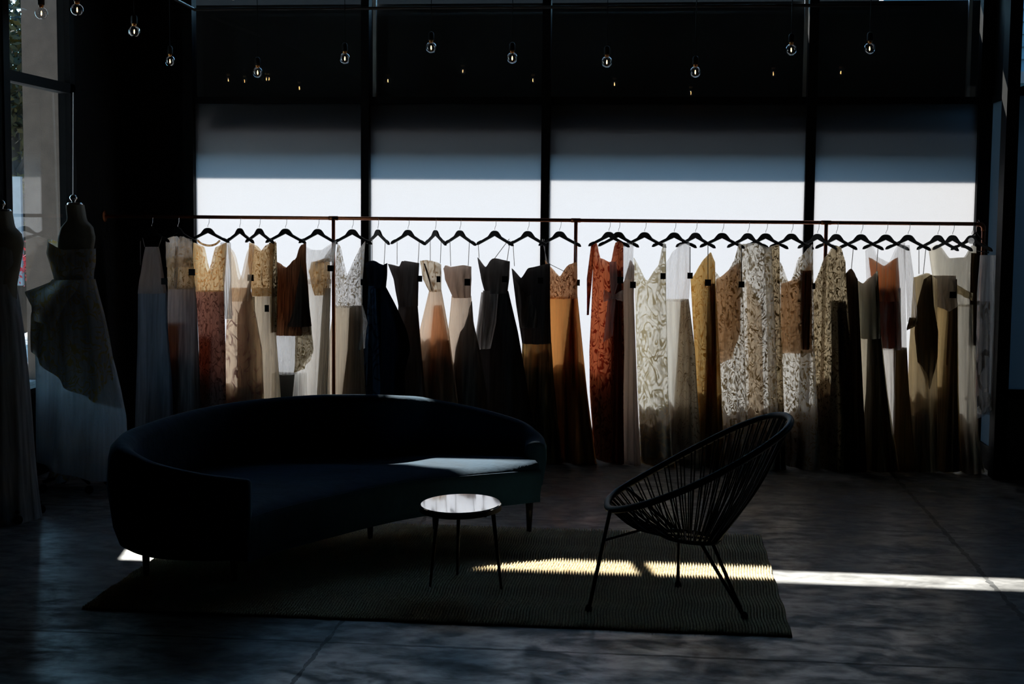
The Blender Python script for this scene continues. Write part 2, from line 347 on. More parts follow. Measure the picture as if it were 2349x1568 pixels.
sgn = obj('glass_shelter', boxes((-9.55, -9.1, 19.5, 19.56, .8, 2.35)), pbr('pale_panel', (.35, .45, .5), .3)); tag(sgn, 'pale panel standing in the street beyond the left window', 'panel')
def tree(name, label, x, y, h, r, n, seed, leaf='leaf', cat='tree', zc=None):
    rnd = random.Random(seed); t = thing(name, label, cat, (x, y, -.13))
    zc = h-r*.7 if zc is None else zc
    pts = [(x, y, -.13), (x+.1, y, zc*.4), (x-.05, y+.1, zc), (x+.15, y, h*.9)]
    bm = tube(crom(pts, 4), [.16-.01*i for i in range(13)] if h > 3 else .02, 8)
    for k in range(7):
        a = rnd.random()*2*PI; e = (x+math.cos(a)*r*.7, y+math.sin(a)*r*.7, zc+rnd.uniform(-.3, .8)*r)
        tube_into(bm, [(x, y, zc*.55+.1*k), ((x+e[0])/2, (y+e[1])/2, zc*.8), e], [.06, .04, .015] if h > 3 else .008, 6)
    obj('trunk', bm, 'bark', t, smooth=True)
    V = []; F = []
    cl = [(rnd.gauss(0, .5), rnd.gauss(0, .5), rnd.gauss(0, .5)) for _ in range(16)]
    for i in range(n):
        c = cl[i % 16]; p = Vector((x+r*(c[0]+rnd.gauss(0, .22)), y+r*(c[1]+rnd.gauss(0, .22)), zc+r*(c[2]+rnd.gauss(0, .22))))
        s = rnd.uniform(.05, .10)*(1 if h > 3 else .45); u = Vector([rnd.gauss(0, 1) for _ in range(3)]).normalized(); v = u.orthogonal().normalized()
        b = len(V); V += [p-u*s, p+v*s*.45, p+u*s, p-v*s*.45]; F.append((b, b+1, b+2, b+3))
    obj('foliage', (V, F), leaf, t); return t
tree('street_tree', 'tall green tree in the street seen through the left window', -12.4, 27.0, 9.0, 3.0, 9000, 3)
tree('street_tree', 'lower yellowing tree behind the pillar in the street', -10.6, 22.5, 4.2, 1.1, 2600, 5, 'leafy')
tree('street_tree', 'dark dense tree beside the pale street panel', -11.4, 24.5, 5.6, 2.0, 6000, 8)
tree('flowering_shrub', 'low shrub with pink flowers outside the left window', -8.35, 18.6, 1.5, .35, 700, 9, 'pink', 'shrub', 1.25)
cu = obj('kerb', boxes((-20, -7.5, 23.0, 23.4, -.13, .05)), 'concrete'); tag(cu, 'low grey kerb along the street outside', 'kerb')

# ------------------------------------------------------------------ rug (ribbed jute)
rx0, rx1, ry0, ry1 = -2.625, .592, 6.155, 8.140
V = []; F = []; rows = 226; seg = 4; ln = 260; pw = (rx1-rx0)/rows
cols = rows*seg+1
for j in range(ln+1):
    v = j/ln
    for i in range(cols):
        u = i/seg; r = int(min(u, rows-1)); fx = (u-r)
        x = rx0+pw*u + .004*math.sin(j*.13+.7*noise.noise((u*.05, v*3, 0))) + .006*noise.noise((v*5, u*.02, 3))
        y = ry0+(ry1-ry0)*v
        if j in (0, ln): y += .010*noise.noise((u*.9, 7, j)) 
        y += .012*noise.noise((u*.04, 1, v))
        hgt = .004+.013*abs(math.sin(PI*u))*(1+.45*math.sin(j*1.9+r*2.4)+.35*noise.noise((u*.7, v*60, 2)))
        if i in (0, cols-1) or j in (0, ln): hgt = .001
        V.append((x, y, hgt))
for j in range(ln):
    for i in range(cols-1):
        a = j*cols+i; F.append((a, a+1, a+1+cols, a+cols))
b0 = len(V); V += [(rx0, ry0, .0005), (rx1, ry0, .0005), (rx1, ry1, .0005), (rx0, ry1, .0005)]; F.append((b0+3, b0+2, b0+1, b0))
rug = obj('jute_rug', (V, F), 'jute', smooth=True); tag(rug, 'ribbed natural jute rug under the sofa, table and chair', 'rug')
RZ = .014

# ------------------------------------------------------------------ sofa
sf = thing('curved_sofa', 'curved teal velvet sofa standing on the rug before the dresses', 'sofa', (-1.6, 7.2, 0))
PL = [(-1.87, 6.31, .585), (-2.13, 6.26, .62), (-2.40, 6.30, .665), (-2.61, 6.48, .705), (-2.685, 6.72, .725), (-2.68, 6.98, .735), (-2.60, 7.37, .75), (-2.46, 7.68, .762), (-2.26, 7.89, .773), (-1.97, 8.05, .782), (-1.68, 8.07, .787), (-1.55, 8.11, .78), (-1.38, 8.28, .746), (-1.11, 8.33, .698), (-.90, 8.30, .656), (-.745, 8.24, .615), (-.655, 8.12, .57), (-.635, 7.98, .54)]
sp = crom(PL, 8)
def inward(i, q, c=Vector((-1.45, 7.2, 0))):
    d = (q[min(i+1, len(q)-1)]-q[max(i-1, 0)]); d.z = 0; d.normalize(); nn = Vector((d.y, -d.x, 0))
    return nn if nn.dot(c-q[i]) > 0 else -nn
bm = bmesh.new(); rings = []; TH = .12
prof = [(.05, .20), (.02, .22), (.0, .30), (-.008, .5), (0, .8), (.012, .93), (.04, 1.0), (.07, 1.005), (.10, .97), (.12, .9), (.125, .7), (.125, .4), (.12, .20)]
for i, p in enumerate(sp):
    nn = inward(i, sp); rg = []; dzb = .03*max(0, min(1, (p.x+1.6)/.9))
    for k, (off, hz) in enumerate(prof):
        z = hz+dzb*(k < 2 or k > 3) if k < 3 or k == len(prof)-1 else .30+(p.z-.30)*hz if k < 11 else .30
        tap = .03*(1-min(1, (z-.20)/.3))
        rg.append(bm.verts.new((p.x+nn.x*(off+tap if off < .07 else off), p.y+nn.y*(off+tap if off < .07 else off), z)))
    rings.append(rg)
for A, B in zip(rings, rings[1:]):
    for k in range(len(prof)): bm.faces.new((A[k], A[(k+1) % len(prof)], B[(k+1) % len(prof)], B[k]))
bm.faces.new(rings[0]); bm.faces.new(rings[-1][::-1])
bmesh.ops.recalc_face_normals(bm, faces=bm.faces)
bk = obj('backrest', bm, 'velvet', sf, smooth=True)
md = bk.modifiers.new('bevel', 'BEVEL'); md.width = .02; md.segments = 3; md.angle_limit = .9; md.limit_method = 'ANGLE'
# seat: strip between the inner face of the back and the concave front edge
cx, cy, R = .564, 5.555, 2.53
inner = []
for i, p in enumerate(sp):
    nn = inward(i, sp); inner.append(Vector((p.x+nn.x*.11, p.y+nn.y*.11, 0)))
fsp = crom([(-1.89, 6.33, 0), (-1.81, 6.57, 0), (-1.65, 6.88, 0), (-1.48, 7.16, 0), (-1.28, 7.40, 0), (-.98, 7.62, 0), (-.655, 7.82, 0)], 40)
front = [fsp[round(i*(len(fsp)-1)/(len(inner)-1))] for i in range(len(inner))]
bm = bmesh.new(); sr = []
for q, f in zip(inner, front):
    rg = []; zb = .20+.03*max(0, min(1, (f.x+1.6)/.9))
    for t, z in ((.0, zb), (.0, zb+.04), (-.012, .32), (-.012, .38), (-.004, .405), (.02, .42), (.12, .44), (.4, .456), (.7, .452), (1, .44)):
        L = (q-f).length; u = t if t >= .1 else t/max(L, .05)*1.0
        p = f+(q-f)*u; rg.append(bm.verts.new((p.x, p.y, z)))
    rg.append(bm.verts.new((q.x, q.y, zb))); sr.append(rg)
for A, B in zip(sr, sr[1:]):
    for k in range(len(A)): bm.faces.new((A[k], A[(k+1) % len(A)], B[(k+1) % len(A)], B[k]))
bmesh.ops.recalc_face_normals(bm, faces=bm.faces)
obj('seat', bm, 'velvet', sf, smooth=True)
pip = [f+(q-f).normalized()*.004+Vector((0, 0, .406)) for q, f in zip(inner, front)]
obj('piping', tube(pip[1:-1], .005, 6), 'velvet', sf, smooth=True)
for (x, y) in ((-2.54, 6.76), (-2.07, 6.70), (-1.60, 7.72), (-1.28, 8.02), (-.735, 8.03)):
    g = RZ if (rx0 < x < rx1 and ry0 < y < ry1) else 0
    obj('leg', lathe([(0, g), (.014, g), (.024, .205), (0, .21)], x, y, 12), 'legwood', sf, smooth=True)

# ------------------------------------------------------------------ side table
tb = thing('side_table', 'small round side table with shiny pale top on thin dark legs', 'table', (-.95, 6.8, 0))
for nm_, pr_, mt_ in (('tabletop', [(0, -.018), (.19, -.018), (.199, -.012), (.199, -.004), (.194, 0), (0, 0)], 'marble'), ('rim', [(0, -.036), (.185, -.036), (.201, -.03), (.201, -.008), (.1985, -.0076), (.19, -.0182), (0, -.0184)], 'black')):
    q_ = obj(nm_, lathe(pr_, 0, 0, 72), mt_, tb); q_.matrix_parent_inverse = Matrix(); q_.location = (-.012, .01, .416); q_.rotation_euler = (math.radians(2.5), math.radians(-1.2), 0)
obj('cross_bar', boxes((-1.08, -.83, 6.78, 6.80, .355, .375)), 'black', tb)
for (x, y) in ((-1.097, 6.72), (-1.0, 6.98), (-.748, 6.73)):
    c = Vector((-.952, 6.81)); d = (Vector((x, y))-c); tp = c+d*.78
    obj('leg', tube([(x, y, RZ), (tp.x, tp.y, .378)], [.006, .0105], 10), 'black', tb, smooth=True)

# ------------------------------------------------------------------ string lounge chair
ch = thing('string_lounge_chair', 'black woven cord lounge chair with wire legs on the rug', 'chair', (.15, 6.6, 0))
hoop2 = [(-.235, 6.58, .485), (-.20, 6.77, .50), (-.06, 6.91, .565), (.16, 6.99, .68), (.38, 6.97, .80), (.54, 6.86, .875), (.60, 6.64, .895), (.56, 6.42, .865), (.40, 6.26, .775), (.17, 6.20, .655), (-.05, 6.26, .55), (-.20, 6.40, .49)]
hp = crom(hoop2, 12, True)
obj('hoop', tube(hp, .0165, 10, True), 'cord', ch, smooth=True)
rc = Vector((.15, 6.58, .335)); rb = [rc+Vector((.135*math.cos(t), .115*math.sin(t), .012*math.cos(t)*-1)) for t in [2*PI*k/48 for k in range(48)]]
obj('base_ring', tube(rb, .010, 8, True), 'cord', ch, smooth=True)
nS = 99
for k in range(nS):
    a = hp[int(k*len(hp)/nS)]
    ang = math.atan2((a.y-rc.y)*.95, a.x-rc.x)
    e = rc+Vector((.135*math.cos(ang), .115*math.sin(ang), -.012*math.cos(ang)))
    mid = (a+e)/2; dn = Vector((e.x-a.x, e.y-a.y, 0)).length
    mid += Vector((0, 0, -.045*dn/.5)) + Vector(((a.x-rc.x)*.03, (a.y-rc.y)*.05, 0))
    bow = crom([a, mid, e], 4)
    obj('cord', tube(bow, .0037, 5), 'cord', ch, smooth=True)
bmr = bmesh.new()
for s in range(2): tube_into(bmr, [rc+Vector((.02-.04*s, -.11, 0)), rc+Vector((.02-.04*s, .11, 0))], .006, 6)
tube_into(bmr, [rc+Vector((-.13, 0, .01)), rc+Vector((.13, 0, -.01))], .006, 6)
obj('base_bar', bmr, 'cord', ch)
def leg(paths, r=.009):
    bm = bmesh.new()
    for p in paths: tube_into(bm, p, r, 8)
    f = paths[0][0]; 
    g = lathe([(0, RZ), (.016, RZ), (.016, RZ+.018), (.009, RZ+.03)], f[0], f[1], 10)
    l = obj('leg', bm, 'black', ch, smooth=True); obj('foot', g, 'black', l)
A = (-.308, 6.402, RZ+.005); B = (.105, 6.90, RZ+.005); Cc = (.397, 6.377, RZ+.005); D = (-.25, 6.80, RZ+.005)
leg([[A, (-.215, 6.40, .49)]]); leg([[B, (.10, 6.70, .335), (-.15, 6.80, .515)]], .008)
leg([[Cc, (.20, 6.47, .33)], [Cc, (.25, 6.52, .33)]], .0085)
st = tube([(-.247, 6.40, .345), (-.02, 6.60, .375), (.06, 6.62, .35)], .006, 8); obj('strut', st, 'black', ch)
obj('back_strut', tube(crom([(.27, 6.50, .335), (.45, 6.46, .60), (.575, 6.48, .86)], 5), .007, 8), 'black', ch)

# ------------------------------------------------------------------ garment rail
RY = 10.6
def rz(px): return at(px, 503+.009*(px-765), RY).z
zr = 1.80
xl_ = at(243, 496, 10.30).x
rl = thing('garment_rail', 'long copper pipe garment rail holding the dresses', 'clothes rail', (-.5, RY, 0))
xe = at(2257, 514, RY).x
obj('rail', tube([(-4.27, RY, zr), (xe-.05, RY, zr)], .0135, 14), 'copper', rl, smooth=True)
el = [(xe-.05, RY, zr), (xe-.02, RY, zr-.004), (xe-.004, RY, zr-.02), (xe, RY, zr-.05)]
obj('elbow', tube(crom(el, 4), .0165, 12), 'copper', rl, smooth=True)
obj('flange', lathe([(0, -.0), (.045, 0), (.045, .006), (.02, .012), (0, .012)], 0, 0, 20), 'copper', rl)
f = bpy.data.objects['flange']; f.matrix_parent_inverse = Matrix(); f.location = (-4.279+.5, 0, zr); f.rotation_euler = (0, PI/2, 0)
for px in (765, 1320, 1893):
    x = at(px, 600, RY).x
    obj('post', tube([(x, RY, 0), (x, RY, zr-.013)], .0135, 12), 'copper', rl, smooth=True)
    obj('tee_fitting', tube([(x-.035, RY, zr), (x+.035, RY, zr)], .0165, 12), 'copper', rl, smooth=True)
obj('post', tube([(xe, RY, 0), (xe, RY, zr-.05)], .0135, 12), 'copper', rl, smooth=True)
obj('cross_pipe', tube([(xe-.09, RY, .53), (xe, RY, .53)], .012, 12), 'copper', rl, smooth=True)

# ------------------------------------------------------------------ hangers
HL = .215
def hanger_bm():
    bm = bmesh.new(); top = []; bot = []; n = 40
    for i in range(n+1):
        s = -1+2*i/n; a = abs(s)
        zt = -.006-.030*(1-math.cos(min(1, a/.34)*PI/2))-.085*max(0, a-.16)**1.08
        zb = -.044-.078*a
        if a > .70:
            bump = math.sin((a-.70)/.30*PI*.5+.35); zt = zb+.017+.006*math.sin(min(1, (a-.70)/.08)*PI/2)
            if a > .93: zt -= .010*((a-.93)/.07)**2; zb += .004*((a-.93)/.07)**2
        zt = max(zt, zb+.012) if a < .93 else zt
        top.append((s*HL, zt)); bot.append((s*HL, zb))
    vt = [[bm.verts.new((x, y, z)) for (x, z) in L] for L in (top, bot) for y in (-.0065, .0065)]
    T0, T1, B0, B1 = vt
    for i in range(n):
        bm.faces.new((T0[i], T0[i+1], T1[i+1], T1[i])); bm.faces.new((B0[i], B1[i], B1[i+1], B0[i+1]))
        bm.faces.new((T0[i], B0[i], B0[i+1], T0[i+1])); bm.faces.new((T1[i], T1[i+1], B1[i+1], B1[i]))
    bm.faces.new((T0[0], T1[0], B1[0], B0[0])); bm.faces.new((T0[n], B0[n], B1[n], T1[n]))
    bmesh.ops.recalc_face_normals(bm, faces=bm.faces); return bm
def hook_bm():
    p = [(0, 0, 0), (0, 0, .012), (.012, 0, .032)]
    zc = .070-.0
    for k in range(11):
        t = -.2*PI+1.25*PI*k/10
        p.append((.0175*math.cos(t), 0, zc+.0175*math.sin(t)))
    return tube(crom(p, 2), .0019, 6)
hm = hanger_bm(); hk = hook_bm()
hproto = None
def place_hanger(px, hw, label, dy=0):
    global hproto, hm, hk
    if hproto is None:
        r = thing('clothes_hanger', label, 'hanger', (0, 0, 0), 'black wooden hangers on the copper rail')
        a = obj('shoulder_bar', hm, 'hanger', r); b = obj('hook', hk, 'chrome', r, smooth=True); hproto = (r, a, b)
    else:
        r = hproto[0].copy(); C.objects.link(r); r['label'] = label
        for ch_ in hproto[1:]:
            q = ch_.copy(); C.objects.link(q); q.parent = r
    zc = zr+.0135-.0895
    c = at(px, 522, RY); best = None
    for k in range(2, 90):
        th = math.radians(k); p = (c.x+HL*math.sin(th), RY-HL*math.cos(th), zc-.12)
        e = abs(proj(p)[0]-px-hw)
        if best is None or e < best[0]: best = (e, th)
    th = best[1]
    r.location = (c.x, RY, zc); r.rotation_euler = (0, 0, -(PI/2-th)); return th

# ------------------------------------------------------------------ dresses
def cloth(part, parent, spec, hx, k=1.1, Y0=None, seg=72, rows_=34, lim=.15):
    """spec: top/bot = y or [(s,y)], out = [(y,xl,xr)], d = half thickness, m = material, f = (fold count, amplitude), dz = shift towards the window"""
    Yb = (RY if Y0 is None else Y0)+spec.get('dz', 0); top = spec['top']; bot = spec['bot']
    fn, fa = spec.get('f', (9, .012)); ph = random.random()*6; d0 = spec.get('d', .04); fl = spec.get('flare', .05)
    V = []; F = []
    def sm(T, x):
        for a_, b_ in zip(T, T[1:]):
            if x <= b_[0]:
                t_ = max(0, (x-a_[0])/(b_[0]-a_[0])); e_ = t_*t_*(3-2*t_); e_ = .5*t_+.5*e_
                return a_[1]+(b_[1]-a_[1])*e_
        return T[-1][1]
    tY = (lambda s: top) if not isinstance(top, list) else (lambda s: sm(top, s))
    bY = (lambda s: bot) if not isinstance(bot, list) else (lambda s: lerp(bot, s))
    for j in range(rows_+1):
        v = j/rows_
        for i in range(seg):
            t = 2*PI*i/seg; s = .5+.5*math.cos(t)
            y = tY(s); y = y+v*(bY(s)-y)
            xl, xr = lerp(spec['out'], y)
            wob = .012*noise.noise((i*.15+ph, v*3, ph))
            fold = math.sin(fn*t+ph+2.2*noise.noise((v*1.3, ph, 1)))*fa*(.25+.75*v)
            px = xl+s*(xr-xl) + (fold*.55/.00325*(1-abs(2*s-1)**2) )
            dyv = max(-lim, min(lim, -k*(px-hx)*.00325))
            p = at(px, y, Yb+dyv)
            dd = d0+(fl*v)
            p.y += dd*math.sin(t)*(1 if math.sin(t) < 0 else .9)+fold+wob
            if p.y > WY-.075: p.y = WY-.075+.0002*(p.y-WY)
            if p.z < .004: p.z = .004+.002*random.random()
            V.append(p)
    for j in range(rows_):
        for i in range(seg):
            a = j*seg+i; b = j*seg+(i+1) % seg; F.append((a, b, b+seg, a+seg))
    return obj(part, (V, F), spec['m'], parent, smooth=True)
def ribbon_strap(parent, a, b, hx, Yf=-.0, r=.0026, name='strap', mat=None, k=1.1):
    def q(p, off):
        dyv = max(-.15, min(.15, -k*(p[0]-hx)*.00325)); return at(p[0], p[1], RY+dyv+off)
    obj(name, tube([q(a, Yf), q(b, Yf)], r, 6), mat or 'strapcloth', parent)
def price_tag(parent, cx_, cy_, w_, h_, hx, sy=None, k=1.1):
    dyv = max(-.15, min(.15, -k*(cx_-hx)*.00325)); Y = RY+dyv-.10
    a = at(cx_-w_/2, cy_-h_/2, Y); b = at(cx_+w_/2, cy_+h_/2, Y)
    t = obj('price_tag', boxes((a.x, b.x, Y-.001, Y+.001, b.z, a.z)), 'tag', parent)
    if sy: obj('tag_string', tube([at(cx_, sy, Y), at(cx_, cy_-h_/2, Y)], .0028, 6), 'tag', t)
FB = {}
def fb(key, *a, **k): M[key] = fabric(key, *a, **k)
#   name            colour              passes  covers
fb('sheerwhite', (.90, .89, .88), .75, .30, streak=.1)
fb('bluegrey', (.24, .30, .38), .40, 1., streak=.3, refl=.9)
fb('halter', (.45, .38, .35), .5, 1., streak=.1, refl=.9)
fb('whitelace', (.92, .88, .85), .7, .45, (48, .5), lacecol=(.45, .38, .28))
fb('olivelace', (.80, .70, .52), .7, .8, (44, .55), lacecol=(.28, .22, .12))
fb('greytulle', (.36, .33, .33), .5, .85, streak=.5, refl=.9)
fb('rustlining', (.55, .20, .07), .6, .9, streak=.3)
fb('goldsheer', (.95, .66, .34), .8, .80, (34, .3), lacecol=(.75, .42, .17))
fb('plumlace', (.50, .25, .19), .6, .97, (34, .5), lacecol=(.22, .12, .10), refl=.9)
fb('nudesheer', (.92, .74, .56), .75, .55, streak=.3)
fb('peachfloral', (.93, .70, .50), .75, .80, (15, .2), lacecol=(.45, .32, .30), streak=.25)
fb('goldlace', (.86, .58, .30), .75, .85, (46, .5), lacecol=(.48, .28, .11))
fb('beigechiffon', (.84, .68, .50), .75, .92, streak=.45)
fb('brownfringe', (.34, .17, .09), .7, 1., streak=.75, sx=90.)
fb('darkchiffon', (.16, .12, .09), .5, 1., streak=.5)
fb('cream', (.97, .90, .82), .85, .80, streak=.22)
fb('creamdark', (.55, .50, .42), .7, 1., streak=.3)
fb('tan', (.74, .61, .45), .75, 1., streak=.2)
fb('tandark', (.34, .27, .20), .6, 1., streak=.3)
fb('navy', (.010, .016, .030), .3, 1., streak=.3, refl=1.)
fb('navylace', (.06, .12, .20), .3, 1., (16, .5), lacecol=(.015, .03, .06), refl=1.)
fb('greysatin', (.19, .165, .15), .5, 1., streak=.3, refl=.9)
fb('dovesatin', (.62, .56, .52), .6, 1., streak=.25, refl=.9)
fb('charcoal', (.09, .08, .075), .5, 1., streak=.35, refl=.9)
fb('peach', (.90, .52, .32), .75, .95, streak=.2)
fb('peachpale', (.95, .72, .54), .8, .9, streak=.2)
fb('bustier', (.90, .76, .58), .75, .85, (24, .35), lacecol=(.5, .36, .22))
fb('tantaffeta', (.50, .34, .25), .65, 1., streak=.15)
fb('browntulle', (.28, .23, .19), .6, .9, streak=.5, refl=.9)
fb('ambersheer', (.62, .38, .14), .6, .9, streak=.8, sx=25.)
fb('orange', (.88, .40, .12), .8, 1., streak=.15)
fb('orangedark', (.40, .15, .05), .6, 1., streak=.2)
fb('rustlace', (.72, .36, .17), .75, .8, (40, .6), lacecol=(.20, .09, .04))
fb('redlace', (.74, .23, .10), .75, .95, (26, .55), lacecol=(.26, .045, .025), streak=.3)
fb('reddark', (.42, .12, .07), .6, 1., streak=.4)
fb('blushribbon', (.74, .58, .54), .6, .8, streak=.3, refl=.9)
fb('strapcloth', (.42, .40, .38), .5, 1.)
fb('tagpaper', (.85, .85, .83), .8, 1.)
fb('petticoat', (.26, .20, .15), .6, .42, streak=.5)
fb('mauve', (.50, .38, .31), .6, 1., streak=.2, refl=.9)
fb('damask', (.97, .92, .80), .9, .62, (19, .6), lacecol=(.62, .54, .36), streak=.12)
fb('ivory', (.93, .86, .74), .8, .9, streak=.25)
fb('dotted', (.66, .57, .44), .7, .95, (34, .1), lacecol=(.25, .2, .14), streak=.25)
fb('ochre', (.86, .55, .20), .75, 1., (30, .15), lacecol=(.6, .34, .1), streak=.3)
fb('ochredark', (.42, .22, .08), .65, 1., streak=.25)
fb('creamlace', (.97, .91, .80), .8, .45, (34, .6), lacecol=(.30, .23, .13))
fb('nudeslip', (.66, .40, .22), .7, .95, streak=.15)
fb('bronzelace', (.70, .54, .32), .7, .75, (42, .6), lacecol=(.13, .09, .04))
fb('darkslip', (.13, .085, .05), .5, 1., streak=.4)
fb('brownsatin', (.17, .115, .075), .55, 1., streak=.3)
fb('olive', (.42, .38, .25), .65, 1., streak=.2)
fb('olivesheer', (.70, .60, .42), .7, .75, streak=.3)
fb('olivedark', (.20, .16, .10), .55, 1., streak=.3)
fb('terracotta', (.66, .25, .10), .7, 1., streak=.12)
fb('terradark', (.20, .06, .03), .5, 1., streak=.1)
fb('khaki', (.66, .52, .30), .7, 1., streak=.2)
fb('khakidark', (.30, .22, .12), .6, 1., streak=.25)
fb('amber', (.80, .56, .25), .75, 1., streak=.25)
fb('satinolive', (.42, .33, .22), .55, 1., streak=.35, refl=1.)
fb('ivorycrepe', (.94, .86, .70), .85, .95, streak=.15)
fb('veil', (.95, .94, .93), .45, .62, streak=.4, refl=1.)
fb('veillace', (.85, .82, .78), .6, .25, (13, .5), lacecol=(.22, .20, .18))

